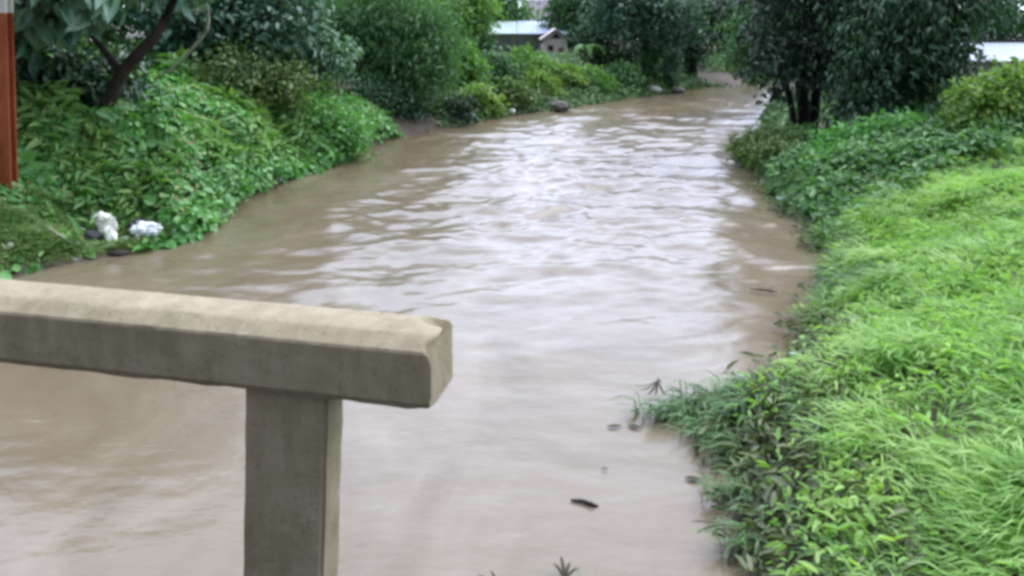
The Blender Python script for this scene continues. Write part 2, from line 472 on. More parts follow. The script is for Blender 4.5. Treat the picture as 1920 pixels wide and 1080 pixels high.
def crown_points(ells, n, per, spread, fill=.5, flat=.7):
    """leaf positions in twig clumps spread through several ellipsoids"""
    E = np.array(ells, float)
    wgt = (E[:, 3] * E[:, 4] * E[:, 5]) ** .7; wgt /= wgt.sum()
    nc = max(6, n // per)
    e = rng.choice(len(E), nc, p=wgt)
    d = nrm(rng.normal(size=(nc, 3)))
    r = fill + (1 - fill) * rng.random(nc) ** .6
    lump = .82 + .36 * rng.random(nc)
    C = E[e, :3] + d * E[e, 3:6] * (r * lump)[:, None]
    cnt = rng.poisson(per, nc)
    idx = np.repeat(np.arange(nc), cnt)
    off = rng.normal(size=(len(idx), 3)) * spread * np.array([1, 1, flat])
    return C[idx] + off, d[idx], C, E[e, :3]


def leaves_for(P, O, L, W, up=.7, out=.5, droop=.4, jit=.7, lj=.35):
    n = len(P)
    T = nrm(O * out + rng.normal(size=(n, 3)) * jit + np.array([0, 0, -droop]))
    N = nrm(np.array([0, 0, up]) + O * .45 + rng.normal(size=(n, 3)) * .45)
    s = np.clip(1 + lj * rng.normal(size=n), .45, 1.8)
    return T, N, L * s, W * s


def plant(name, label, cat, base, trunks, ells, n, L, W, mat, bark, per=22, spread=.3, fill=.5, droop=.4, six=True,
          group=None, crown='crown', stem='trunk', twigs=True, up=.7, out=.5, flat=.7, jit=.7):
    """base and all coordinates in metres in the world; trunks = [(points, radii)]"""
    b = np.array(base, float)
    o = thing(name, base, label, cat, group)
    mb = MB()
    for pts, rad in trunks:
        mb.tube(curve(np.array(pts, float) - b, 12), rad, 8, .18)
    P, O, C, EC = crown_points(ells, n, per, spread, fill, flat)
    if trunks:
        allp = np.concatenate([curve(p, 10) for p, r in trunks])
        r0 = min(r[-1] for p, r in trunks)
        for e in ells:
            c = np.array(e[:3]); q = allp[np.argmin(((allp - c) ** 2).sum(1) + 2 * np.maximum(allp[:, 2] - c[2], 0))]
            mid = (q + c) / 2 + rng.normal(size=3) * .12
            mb.tube(curve([q - b, mid - b, c - b], 7), [r0 * 1.0 + .015, r0 * .5 + .008], 6, .1)
        if twigs:
            for k in range(0, len(C), max(1, len(C) // 90)):
                m2 = (EC[k] * .5 + C[k] * .5) + np.array([0, 0, .08])
                mb.tube([EC[k] - b, m2 - b, C[k] - b], [r0 * .45 + .006, .006], 4)
    if mb.v:
        mb.build(stem, M[bark], o, smooth=True)
    T, N, l, w_ = leaves_for(P, O, L, W, droop=droop, up=up, out=out, jit=jit)
    keep = P[:, 2] > height(P[:, 0], P[:, 1]) + .02 if len(P) < 60000 else np.ones(len(P), bool)
    me = leaf_mesh(crown, (P - b)[keep], T[keep], N[keep], l[keep], w_[keep], six=six)
    link_mesh(crown, me, M[mat], o)
    return o


def gz(x, y):
    return float(height(np.array([x]), np.array([y]))[0])


# --- creeper covering the left bank, in lumps
def lumps(px, py, seeds):
    z = np.zeros(px.shape)
    for sx, sy, r, h in seeds:
        d2 = ((px - sx) ** 2 + (py - sy) ** 2) / (r * r)
        z = np.maximum(z, h * np.sqrt(np.clip(1 - d2, 0, 1)))
    return z


n0 = 190
sx = rng.uniform(-15, -3.5, n0); sy = rng.uniform(12.6, 29.4, n0)
dl, dr, ins = bank_info(sx, sy)
def creeper_ok(x, y, mar=0):
    return (y > 15.86 + (x + 9.02) * .77 + mar) | (x > -7.0 + mar)


ok = (~ins) & (dl > .25) & (dl < 8) & creeper_ok(sx, sy, .55) & (np.hypot(sx + 9.6, sy - 15.6) > 1.5)
SEEDS = [(a, b_, r, h) for a, b_, r, h in zip(sx[ok], sy[ok], rng.uniform(.45, 1.25, ok.sum()), rng.uniform(.25, .95, ok.sum()))]
SEEDS += [(-6.9, 17.3, .7, .45), (-6.95, 18.1, .8, .55), (-6.85, 19, .8, .5), (-6.75, 20.0, .8, .55), (-6.5, 21.2, .7, .5), (-6.55, 16.6, .5, .4)]


def creeper_z(px, py):
    return height(px, py) + lumps(px, py, SEEDS) + .12 * fbm(px * 2.5, py * 2.5, 71)


N_CR = 95000
cx = rng.uniform(-15.5, -3.4, N_CR * 3); cy = rng.uniform(12.8, 30, N_CR * 3)
dl, dr, ins = bank_info(cx, cy)
dens = np.clip(1.3 - dl / 9, .2, 1) * np.clip(.35 + (cy - 14) / 3, .18, 1)
mudgap = np.exp(-((cy - 28.2) / 1.3) ** 2) * (dl < 1.1)
ok = (~ins) & (dl < 9) & (dl > .06) & (creeper_ok(cx, cy, (rng.random(len(cx)) - .5) * .6) | ((cx < -6.4) & (cy > 13.4) & (np.hypot(cx + 7.3, cy - 15.6) > .75) & (rng.random(len(cx)) < .45 * (fbm(cx * 1.5, cy * 1.5, 201, 3) > .5)))) & (rng.random(len(cx)) < dens * (1 + 1.2 * (dl < .45)) * (1 - .75 * mudgap))
cx = cx[ok][:N_CR]; cy = cy[ok][:N_CR]; dl = dl[ok][:N_CR]
cz = creeper_z(cx, cy)
e_ = .07
gxn = (creeper_z(cx + e_, cy) - cz) / e_; gyn = (creeper_z(cx, cy + e_) - cz) / e_
Nn = nrm(np.stack([-gxn, -gyn, np.ones_like(gxn)], 1) * np.array([.8, .8, 1]))
P = np.stack([cx, cy, cz - rng.random(len(cx)) ** 1.5 * .22], 1)
# trailing edge hangs over the water
hang = (dl < .5)
P[hang, 2] = np.maximum(P[hang, 2] * rng.random(hang.sum()) ** .6, .03)
P[hang, 0] += .42 * rng.random(hang.sum()) ** 1.5 * (cy[hang] > 15.2)
P += Nn * (rng.random((len(cx), 1)) * .06)
N = nrm(Nn + rng.normal(size=P.shape) * .38)
T = nrm(np.cross(N, rng.normal(size=P.shape)) + np.array([0, 0, -.25]))
s = np.clip(np.exp(.42 * rng.normal(size=len(P))), .4, 2.3) * (.75 + .6 * fbm(cx * .6, cy * .6, 181, 2))
me = leaf_mesh('creeper', P, T, N, .13 * s, .11 * s, fold=.18, droop=.12)
o = link_mesh('creeper', me, M['creeper'])
tag(o, 'thick bright green creeper covering the left river bank', 'creeper', kind='stuff')


# taller mixed weeds growing through the creeper
sel = rng.random(len(cx)) < .34 * (fbm(cx * .75, cy * .75, 191, 3) > .54) * (np.hypot(cx + 9.6, cy - 15.4) > 1.5) * (np.hypot(cx + 7.3, cy - 15.7) > .9)
P = np.stack([cx, cy, cz + .04 + .22 * rng.random(len(cx))], 1)[sel]
N = nrm(Nn[sel] * .6 + np.array([0, -.1, .5]) + rng.normal(size=P.shape) * .5); T = nrm(np.cross(N, rng.normal(size=P.shape)) + np.array([0, 0, .15]))
s = np.clip(np.exp(.4 * rng.normal(size=len(P))), .5, 2.2)
o = link_mesh('bank_weeds', leaf_mesh('bank_weeds', P, T, N, .21 * s, .075 * s, .2, .3), M['weedmix'])
tag(o, 'taller mixed weeds growing through the left bank creeper', 'weeds', kind='stuff')
sel = rng.random(len(cx)) < .025
P = (np.stack([cx, cy, cz + .05], 1) + Nn * .03)[sel]
N = nrm(Nn[sel] + rng.normal(size=P.shape) * .4); T = nrm(np.cross(N, rng.normal(size=P.shape)))
o = link_mesh('fallen_leaves', leaf_mesh('fallen_leaves', P, T, N, rng.uniform(.08, .18, len(P)), rng.uniform(.03, .07, len(P))), M['straw'])
tag(o, 'yellowed fallen leaves caught on the left bank creeper', 'leaves', kind='stuff')


# --- grass
def blades(name, P, lean, L, W, bend=.55, tilt=.5):
    """P base points, lean unit direction each blade falls towards"""
    n = len(P)
    L = L[:, None]; W = W[:, None]
    up = np.array([0, 0, 1.])
    d1 = nrm(up + lean * tilt * .5); d2 = nrm(up * (1 - bend) + lean * (tilt + bend)); d3 = nrm(lean * (1 + bend) + up * (.55 - 1.3 * bend))
    side = nrm(np.cross(lean, up) + rng.normal(size=(n, 3)) * .35)
    a = P + d1 * L * .38; b = a + d2 * L * .34; c = b + d3 * L * .32
    v = np.stack([P - side * W * .4, P + side * W * .4, a - side * W * .5, a + side * W * .5, b - side * W * .38, b + side * W * .38, c], 1)
    f = np.array([0, 1, 3, 2, 2, 3, 5, 4, 4, 5, 6])
    loops = (np.arange(n)[:, None] * 7 + f[None]).ravel()
    sz = np.tile([4, 4, 3], n)
    return np_mesh(name, v.reshape(-1, 3), loops, sz)


def scatter_right(n, x0, x1, y0, y1, dmin, dmax, dens):
    px = rng.uniform(x0, x1, n); py = y0 + (y1 - y0) * rng.random(n) ** 1.35
    dl, dr, ins = bank_info(px, py)
    ok = (~ins) & (dr > dmin) & (dr < dmax) & (dr < dl)
    ok &= rng.random(n) < dens(px, py, dr)
    return px[ok], py[ok], dr[ok]


def lean_field(px, py, seed, jit):
    ang = 2 * PI * (2.2 * fbm(px * 1.0, py * 1.0, seed, 3)) + rng.normal(size=len(px)) * jit + 2.2
    v = np.stack([np.cos(ang), np.sin(ang), np.zeros_like(ang)], 1)
    return nrm(v + np.array([-.35, -.25, 0]))


def grass_end(x, y):
    return np.clip(1 - (y - (14.3 + (x - 5) * .56)) / 1.5, 0, 1)


px, py, dr = scatter_right(420000, .9, 17, 3.2, 25, .12, 11, lambda x, y, d: np.clip(np.where(y < 9, -.45, np.where(y < 11, -.2, .25)) + d / 1.2, .02, 1) * (.14 + .86 * np.clip((fbm(x * 1.3, y * 1.3, 83, 3) - .36) * 8, 0, 1)) * grass_end(x, y))
tus = fbm(px * 1.4, py * 1.4, 91, 3)
hgt = .20 + .34 * tus ** 1.2
P = np.stack([px, py, height(px, py) - .02 + .18 * np.clip(tus - .4, 0, 1)], 1)
lean = lean_field(px, py, 97, .95)
L = hgt * np.clip(1 + .3 * rng.normal(size=len(px)), .4, 1.9)
W = rng.uniform(.007, .018, len(px)) * (1 + py / 22)
o = link_mesh('grass', blades('grass', P, lean, L, W, .6, .55), M['grass'])
tag(o, 'long lush bright green grass on the right bank', 'grass', kind='stuff')
print('grass', len(px))

# broad-leaved weeds among the grass
px, py, dr = scatter_right(170000, 1.2, 16, 3.4, 24, .15, 10, lambda x, y, d: np.clip(3 * (fbm(x * .8, y * .8, 101, 3) - .47), .05, .7) * grass_end(x, y))
P = np.stack([px, py, height(px, py) + .16 + .16 * rng.random(len(px)) + .18 * np.clip(fbm(px * 1.4, py * 1.4, 91, 3) - .4, 0, 1)], 1)
N = nrm(np.array([0, 0, 1.]) + rng.normal(size=P.shape) * .4)
T = nrm(np.cross(N, rng.normal(size=P.shape)))
s = np.clip(1 + .35 * rng.normal(size=len(P)), .4, 2)
o = link_mesh('weeds', leaf_mesh('weeds', P, T, N, .105 * s, .034 * s, .2, .3), M['grass'])
tag(o, 'low broad leaved weeds scattered through the right bank grass', 'weeds', kind='stuff')
print('weeds', len(px))

# darker rushes hanging over the right water edge
px = rng.uniform(.9, 9, 160000); py = rng.uniform(4.5, 30, 160000)
dl, dr, ins = bank_info(px, py)
ok = (~ins) & (dr < .85) & (dr > -.1) & (dr < dl) & (rng.random(len(px)) < (.10 + .9 * (fbm(px * 1.6, py * 1.6, 111, 3) > .52)) * np.where(py < 11, .4, 1))
px, py, dr = px[ok], py[ok], dr[ok]
ex_ = []
for a_, b_, r_, n_ in [(.25, 5.75, .12, 26), (.6, 5.8, .1, 22), (-.15, 5.75, .06, 10), (1.75, 8.95, .16, 60), (2.05, 9.05, .2, 110), (2.35, 9.25, .22, 130), (2.1, 8.5, .16, 70), (2.75, 9.5, .2, 120), (2.25, 8.0, .15, 60), (2.1, 7.3, .14, 60), (2.45, 8.75, .2, 100), (1.95, 6.55, .1, 40), (1.5, 9.0, .1, 14)]:
    n_ = int(n_ * 1.15)
    ex_.append(np.stack([a_ + r_ * rng.normal(size=n_) * .6, b_ + r_ * rng.normal(size=n_) * .6], 1))
ex_ = np.concatenate(ex_)
px = np.concatenate([px, ex_[:, 0]]); py = np.concatenate([py, ex_[:, 1]])
P = np.stack([px, py, np.maximum(height(px, py), -.06) - .02], 1)
lean = nrm(np.stack([-np.ones_like(px), -.5 * np.ones_like(px), np.zeros_like(px)], 1) + rng.normal(size=(len(px), 3)) * np.array([.7, .7, 0]))
L = rng.uniform(.22, .55, len(px)); W = rng.uniform(.008, .020, len(px)) * (1 + py / 30)
o = link_mesh('rushes', blades('rushes', P, lean, L, W, .6, .6), M['rushes'])
tag(o, 'dark green rushes trailing over the right water edge', 'rushes', kind='stuff')
print('rushes', len(px))

# drowned broad leaves lying among the rushes
px = rng.uniform(1.2, 6.6, 26000); py = rng.uniform(5.4, 22, 26000)
dl, dr, ins = bank_info(px, py)
ok = (dr < np.where(ins, .35, 1.0)) & (dr < dl) & (rng.random(len(px)) < np.where(ins, .3, .75) * (fbm(px * 1.7, py * 1.7, 161, 3) > .46))
px, py = px[ok], py[ok]
P = np.stack([px, py, np.maximum(height(px, py), .0) + .02 + .22 * rng.random(len(px)) ** 2], 1)
N = nrm(np.array([0, 0, 1.]) + rng.normal(size=P.shape) * .5); T = nrm(np.cross(N, rng.normal(size=P.shape)))
qx = rng.uniform(1.6, 4.6, 9000); qy = rng.uniform(5.2, 11.5, 9000)
dl, dr, ins = bank_info(qx, qy)
ok = (~ins) & (dr < 1.4) & (dr < dl)
Q = np.stack([qx[ok], qy[ok], height(qx[ok], qy[ok]) + .02 + .14 * rng.random(ok.sum())], 1)
P = np.concatenate([P, Q])
N = np.concatenate([N, nrm(np.array([0, 0, 1.]) + rng.normal(size=Q.shape) * .5)]); T = nrm(np.cross(N, rng.normal(size=P.shape)))
s = np.clip(1 + .4 * rng.normal(size=len(P)), .4, 2)
o = link_mesh('drowned_leaves', leaf_mesh('drowned_leaves', P, T, N, .13 * s, .04 * s, .15, .35), M['muddyleaf'])
tag(o, 'olive drowned leaves lying along the right water edge', 'leaves', kind='stuff')
# dry straw standing through the grass
px, py, dr = scatter_right(9000, 1.2, 16, 3.4, 22, .2, 10, lambda x, y, d: np.clip(3 * (fbm(x * .7, y * .7, 171, 3) - .46), 0.05, 1))
P = np.stack([px, py, height(px, py) + .1], 1)
o = link_mesh('dry_straw', blades('dry_straw', P, lean_field(px, py, 173, 1.3), rng.uniform(.2, .5, len(px)), rng.uniform(.006, .012, len(px)), .6, .8), M['straw'])
tag(o, 'dry yellowish straw stalks among the right bank grass', 'straw', kind='stuff')

# yellowish grass at the near left corner
px = rng.uniform(-12, -6, 110000); py = rng.uniform(12.6, 18, 110000)
dl, dr, ins = bank_info(px, py)
ok = (~ins) & (dl > .05) & (dl < 2.5) & (rng.random(len(px)) < np.clip((18.2 - py) / 1.5, 0, 1) * ~creeper_ok(px, py, .4) * np.clip((dl - .1) / .5, .15, 1))
px, py = px[ok], py[ok]
P = np.stack([px, py, height(px, py) - .02], 1)
o = link_mesh('short_grass', blades('short_grass', P, lean_field(px, py, 131, 1.2), rng.uniform(.08, .42, len(px)) * (.4 + 1.1 * fbm(px * 2, py * 2, 211, 2)), rng.uniform(.012, .026, len(px))), M['short'])
tag(o, 'olive short grass at the foot of the left bank', 'grass', kind='stuff')

# ground ivy between the grass and the dark trees, in low lumps
n0 = 90
sx = rng.uniform(5, 16, n0); sy = rng.uniform(14, 24.5, n0)
SEEDR = [(a, b_, r_, h) for a, b_, r_, h in zip(sx, sy, rng.uniform(.4, 1.0, n0), rng.uniform(.15, .5, n0))]
cx = rng.uniform(4.5, 17, 110000); cy = rng.uniform(13.5, 25.5, 110000)
dl, dr, ins = bank_info(cx, cy)
ok = (~ins) & (dr > .15) & (dr < dl) & (rng.random(len(cx)) > grass_end(cx, cy) + .25 * (fbm(cx, cy, 141, 2) > .5))
cx, cy = cx[ok], cy[ok]
P = np.stack([cx, cy, height(cx, cy) + lumps(cx, cy, SEEDR) + .1 + .15 * fbm(cx * 2.5, cy * 2.5, 72) - .2 * rng.random(len(cx)) ** 1.5], 1)
N = nrm(np.array([0, -.2, 1.]) + rng.normal(size=P.shape) * .5); T = nrm(np.cross(N, rng.normal(size=P.shape)) + np.array([0, 0, -.2]))
s = np.clip(1 + .35 * rng.normal(size=len(P)), .5, 1.9)
o = link_mesh('ground_ivy', leaf_mesh('ground_ivy', P, T, N, .15 * s, .085 * s, .18, .2), M['ivy'])
tag(o, 'mid green leafy ground cover between the grass and the dark trees', 'ground cover', kind='stuff')
print('ivy', len(P))

# undergrowth filling the banks further off, down to the waterline
cx = rng.uniform(-16, 34, 260000); cy = rng.uniform(28.5, 62, 260000)
dl, dr, ins = bank_info(cx, cy)
d_ = np.minimum(dl, dr)
ok = (~ins) & (d_ > -.1) & (d_ < 12) & (rng.random(len(cx)) < np.where(d_ < 2.2, 1.0, .28)) & ~((cx > -6) & (cx < -2.7) & (cy < 32.3) & (d_ < .9))
ok &= ~((np.abs(cx - 12.2) < 1.6) & (np.abs(cy - 50.4) < 1.4))
cx, cy, d_ = cx[ok], cy[ok], d_[ok]
P = np.stack([cx, cy, height(cx, cy) + (.08 + .5 * fbm(cx * .9, cy * .9, 151, 3)) * rng.random(len(cx)) * np.clip(.45 + d_, 0, 1.3)], 1)
N = nrm(np.array([0, -.5, 1.]) + rng.normal(size=P.shape) * .55); T = nrm(np.cross(N, rng.normal(size=P.shape)) + np.array([0, 0, -.1]))
s = np.clip(1 + .35 * rng.normal(size=len(P)), .5, 1.9)
o = link_mesh('undergrowth', leaf_mesh('undergrowth', P, T, N, .24 * s, .11 * s, .18, .2, six=False), M['under'])
tag(o, 'mixed green undergrowth along the far banks', 'undergrowth', kind='stuff')
print('under', len(P))

# --- trees of the left bank
b = (-9.11, 18.25, gz(-9.11, 18.25) - .1)
plant('broadleaf_tree', 'tree with big drooping pale leaves and dark leaning trunk by the rusty post', 'tree', b,
      [([b, (-8.35, 18.25, 3.15), (-7.55, 18.25, 4.0), (-7.1, 18.44, 5.0)], [.17, .13, .07]),
       ([(-8.35, 18.25, 3.1), (-9.06, 18.25, 4.1), (-9.7, 18.25, 4.9)], [.1, .05])],
      [(-10.16, 17.87, 5.0, 1.5, 1.3, 1.1), (-8.95, 17.6, 5.4, 1.3, 1.2, 1.0), (-11.68, 18.63, 4.6, 1.2, 1.2, 1.3), (-7.3, 18.8, 5.6, 1.1, 1.0, .75)],
      3600, .42, .21, 'broad', 'bark', per=9, spread=.28, droop=1.1, fill=.35)
plant('understorey_bush', 'shaded dark bush under the leaning broad leaved tree', 'bush', (-10.28, 18.82, gz(-10.28, 18.82)),
      [([(-10.28, 18.82, 1.4), (-10.38, 18.82, 2.8)], [.05, .03])],
      [(-10.38, 18.82, 2.9, 1.1, .8, 1.0), (-11.69, 19.01, 2.8, 1.0, .8, 1.1), (-9.38, 19.4, 2.7, .8, .7, .8)], 5200, .16, .10, 'dark', 'bark', fill=.2, crown='foliage', stem='stem')
plant('small_leaf_tree', 'bushy blue green tree right of the leaning trunk', 'tree', (-7.74, 25.55, gz(-7.74, 25.55) - .1),
      [([(-7.74, 25.55, 2.1), (-7.64, 25.55, 4), (-7.44, 25.84, 5)], [.16, .07])],
      [(-8.75, 25.25, 4.5, 1.5, 1.4, 1.6), (-7.02, 25.05, 4.2, 1.3, 1.2, 1.4), (-7.54, 26.04, 5.0, 1.7, 1.6, 1.0), (-10.08, 25.55, 4.0, 1.2, 1.2, 1.6)],
      9000, .2, .11, 'teal', 'bark', per=16, spread=.26, droop=.5)
plant('pale_leaved_shrub', 'shrub with whitish green leaf tufts left of the feathery bamboo', 'shrub', (-6.12, 26.63, gz(-6.12, 26.63)),
      [([(-6.12, 26.63, 1.6), (-6.22, 26.63, 3.1)], [.05, .03])],
      [(-6.33, 26.53, 3.4, .8, .7, .9), (-5.61, 26.73, 3.0, .6, .6, .7)], 2300, .17, .09, 'broad', 'bark', per=10, spread=.2, fill=.4, crown='foliage', stem='stem')
plant('olive_bush', 'greyish olive bush on the creeper crest below the blue green tree', 'bush', (-7.72, 23.68, gz(-7.72, 23.68)),
      [([(-7.72, 23.68, 1.8), (-7.61, 23.68, 2.7)], [.04, .02])],
      [(-7.72, 23.68, 2.75, 1.0, .8, .6), (-6.71, 24.27, 2.5, .8, .7, .6)], 4200, .12, .07, 'olive', 'bark', fill=.4, crown='foliage', stem='stem')
plant('waterside_bush', 'rounded bright bush at the water edge where the mud shows', 'bush', (-5.35, 25.64, gz(-5.6, 25.64)),
      [([(-5.4, 25.64, .3), (-5.4, 25.55, 1.0)], [.04, .02])],
      [(-5.29, 25.35, .85, .6, .6, .6), (-5.8, 25.05, 1.1, .7, .7, .7), (-5.09, 25.64, .55, .4, .5, .4)], 5200, .11, .08, 'creeper', 'bark', fill=.55, crown='foliage', stem='stem')
# feathery bamboo clump
bx, by = -4.74, 32.91
plant('bamboo_clump', 'tall soft feathery green bamboo clump leaning over the river', 'bamboo', (bx, by, gz(bx, by) - .1),
      [([(bx + k * .22 - .5, by + random.uniform(-.3, .3), .4), (bx + k * .45 - 1.1, by, 3.2), (bx + k * .8 - 1.9, by - .1, 4.6 + random.uniform(-.5, .6))], [.045, .025]) for k in range(6)],
      [(-5.56, 32.61, 3.5, 1.6, 1.4, 1.9), (-3.81, 32.61, 2.7, 1.5, 1.3, 1.8), (-4.74, 33.01, 4.3, 1.9, 1.7, 1.5), (-3.09, 33.01, 3.2, 1.0, 1.2, 1.6), (-6.81, 33.01, 3.8, 1.3, 1.3, 1.6)],
      30000, .26, .045, 'feather', 'greybark', per=30, spread=.32, droop=.7, six=False, fill=.35, crown='foliage', stem='culms')
plant('mud_bank_shrub', 'small black green shrub at the foot of the bamboo touching the water', 'shrub', (-2.22, 33.37, gz(-2.27, 33.42)),
      [([(-2.27, 33.42, .1), (-2.27, 33.42, .6)], [.04, .02])], [(-2.17, 33.22, .5, .5, .5, .5)], 1100, .13, .08, 'verydark', 'bark', fill=.2, crown='foliage', stem='stem')
plant('shaded_bush', 'dark bush under the bamboo above the bare brown mud', 'bush', (-4.72, 30.88, gz(-4.72, 30.88)),
      [([(-4.72, 30.88, .5), (-4.72, 30.88, 1.2)], [.05, .02])], [(-4.93, 30.88, 1.25, .8, .6, .6), (-4.01, 31.69, .8, .8, .5, .5), (-5.64, 29.99, 1.4, .6, .5, .6)], 3600, .13, .07, 'dark', 'bark', fill=.25, crown='foliage', stem='stem')
# dry brown stems in the gap
o = thing('dry_stems', (-6.14, 27.91, gz(-6.14, 27.91)), 'dry brown stems standing in a dark gap left of the bamboo', 'dead shrub')
mb = MB()
for k in range(11):
    x = random.uniform(-.7, .7); y = random.uniform(-.3, .3)
    mb.tube(curve([(x, y, -.1), (x + random.uniform(-.2, .2), y, .7), (x + random.uniform(-.5, .5), y - .1, random.uniform(1.1, 1.7))], 7), [.045, .015], 6, .2)
mb.build('stem', M['brownstem'], o, smooth=True)
P, O, C, EC = crown_points([(0, 0, 1.2, .8, .4, .5)], 260, 8, .15, .3)
T, N, l, w_ = leaves_for(P, O, .14, .07)
link_mesh('dead_foliage', leaf_mesh('dead_foliage', P, T, N, l, w_), M['brownstem'], o)

# pale dead branch in front of the blue green tree
o = thing('dead_branch', (-7.97, 19.78, 2.7), 'pale bare forked branch sticking out right of the leaning trunk', 'branch')
mb = MB()
mb.tube(curve([(-.35, 0, .15), (.25, -.05, .55), (.75, -.1, 1.05), (.95, -.1, 1.3)], 9), [.025, .035, .042], 7, .4)
mb.tube(curve([(.95, -.1, 1.25), (1.02, -.12, 1.6), (1.0, -.1, 1.9)], 6), [.045, .03], 7, .4)
mb.tube(curve([(1.0, -.1, 1.78), (.55, -.12, 1.72), (.1, -.1, 1.74)], 6), [.025, .045, .04], 7, .4)
mb.build('limb', M['palewood'], o, smooth=True)

plant('bright_tree', 'light green tree top left of the blue roofed shed', 'tree', (-3.28, 46.02, gz(-3.28, 46.02) - .1),
      [([(-3.28, 46.02, .6), (-3.28, 46.02, 3), (-3.38, 46.24, 6)], [.18, .07])],
      [(-3.8, 45.49, 4.5, 1.9, 1.6, 1.5), (-2.01, 45.71, 4.4, 1.1, 1, 1.1), (-3.18, 46.55, 5.0, 1.9, 1.7, .8)], 7000, .22, .12, 'bright', 'greybark', per=16, spread=.3)
plant('slender_tree', 'dark green slender tree beside the left end of the blue roofed shed', 'tree', (-2.13, 50.25, gz(-2.13, 50.25) - .1),
      [([(-2.13, 50.25, .6), (-2.13, 50.25, 4)], [.12, .06])],
      [(-2.24, 50.25, 3.2, 1.0, 1, 1.7), (-3.62, 49.75, 2.8, 1.1, 1, 1.5), (-2.13, 50.74, 4.7, 1.3, 1.2, 1.1)], 4200, .22, .12, 'mid', 'greybark', per=14, spread=.3)
ROW = [  # shrubs along the far left bank: label, x, y, rx, base z, top z, material
    ('tallest shrub beside the bamboo with light leaf sprays', -2.08, 37.33, 1.05, .5, 3.0, 'bright'),
    ('low bush with mottled leaves at the water edge right of the bamboo', -1.4, 35.06, .75, .15, 1.25, 'yellow'),
    ('green bush behind the mottled waterside bush', -0.63, 39.41, 1.1, .6, 2.45, 'mid'),
    ('dull olive bush at the water edge beside a pale pebble', -0.05, 37.02, .75, .15, 1.35, 'olive'),
    ('broad bush directly below the blue roof', 0.79, 41.81, 1.5, .5, 2.6, 'bright'),
    ('yellowish leaved bush at the water above the grey debris mound', 1.25, 39.2, .8, .15, 1.55, 'yellow'),
    ('bush in front of the pink plaster house', 2.57, 41.6, 1.0, .3, 1.75, 'yellow'),
    ('smooth rounded bush right of the debris mound', 3.89, 42.65, 1.1, .3, 1.55, 'bright'),
    ('low grassy bush left of the ivy clad trunk', 5.64, 44.65, 1.0, .3, 1.65, 'feather'),
]
for lab, x, y, rx, z0, z1, mt in ROW:
    zc = (z0 + z1) / 2; rz = (z1 - z0) / 2
    g0 = gz(x, y)
    el = [(x, y, zc, rx * .75, rx * .6, rz * .85), (x - rx * .45, y - .1, zc - rz * .2, rx * .55, rx * .5, rz * .7), (x + rx * .45, y, zc - rz * .25, rx * .55, rx * .5, rz * .7), (x + random.uniform(-.2, .2) * rx, y, z1 - rz * .45, rx * .45, rx * .4, rz * .45)]
    plant('riverside_shrub', lab, 'shrub', (x, y, g0), [([(x + k * .12, y, g0 - .1), (x + k * .3, y, zc)], [.03, .015]) for k in (-1, 0, 1)],
          el, 2600, .19, .10, mt, 'greybark', per=14, spread=.2, fill=.45, group='shrubs along the far left bank', crown='foliage', stem='stem')

# big-leaved plant with arching fronds
def frond_plant(name, label, x, y, n, ln, wd, mat, h0):
    z = gz(x, y)
    o = thing(name, (x, y, z), label, 'plant')
    mb = MB(); mb.tube([(0, 0, -.1), (0, 0, h0 * .6), (.03, 0, h0)], [.1, .07], 8); mb.build('stem', M['feather_stem'], o, smooth=True)
    for k in range(n):
        a = 2 * PI * k / n + random.uniform(-.3, .3)
        r = random.uniform(.8, 1.15) * ln
        pts = curve([(0, 0, h0), (.35 * r * math.cos(a), .35 * r * math.sin(a), h0 + .42 * r), (.75 * r * math.cos(a), .75 * r * math.sin(a), h0 + .34 * r), (r * math.cos(a), r * math.sin(a), h0 - .05 * r)], 10)
        sd = np.array((-math.sin(a), math.cos(a), 0))
        v = []; f = []
        for i, p in enumerate(pts):
            q = i / 9; hw = wd * math.sin(PI * min(1, .08 + q * .9)) ** .6
            v += [p - sd * hw + np.array((0, 0, -.25 * hw)), p, p + sd * hw + np.array((0, 0, -.25 * hw))]
            if i:
                b_ = i * 3; f += [(b_ - 3, b_ - 2, b_ + 1, b_), (b_ - 2, b_ - 1, b_ + 2, b_ + 1)]
        m = MB(); m.add(v, f); m.build('frond', M[mat], o, smooth=True)
    return o


M['feather_stem'] = solid('green_stem', [(.3, (.06, .12, .03)), (.7, (.13, .2, .06))], 8, .6, .3)
frond_plant('banana_plant', 'banana like plant with arching pale fronds right of the pink house', 4.13, 46.34, 8, 1.05, .17, 'bright', 1.25)

# ivy clad tree and neighbours on the bend
b = (7.46, 46.45, gz(7.46, 46.45) - .1)
o9 = plant('ivy_tree', 'tree with thick ivy clad trunk on the bend of the river', 'tree', b,
           [([b, (7.41, 46.45, 1.6), (7.57, 46.45, 3.2), (7.41, 46.55, 5.5)], [.3, .24, .12])],
           [(5.61, 46.34, 4.5, 1.7, 1.4, 1.5), (8.68, 46.34, 4.1, 1.6, 1.4, 1.4), (7.2, 46.98, 4.9, 2.0, 1.7, .9), (7.72, 45.92, 3.4, .8, .7, .7)],
           8000, .2, .12, 'teal', 'bark', per=16, spread=.3)
P, O, C, EC = crown_points([(0, 0, .9, .5, .45, .8), (.1, 0, 2.1, .5, .45, .9)], 3000, 16, .1, .75)
T, N, l, w_ = leaves_for(P, O, .14, .1, droop=.8)
link_mesh('ivy', leaf_mesh('ivy', P, T, N, l, w_), M['mid'], o9)
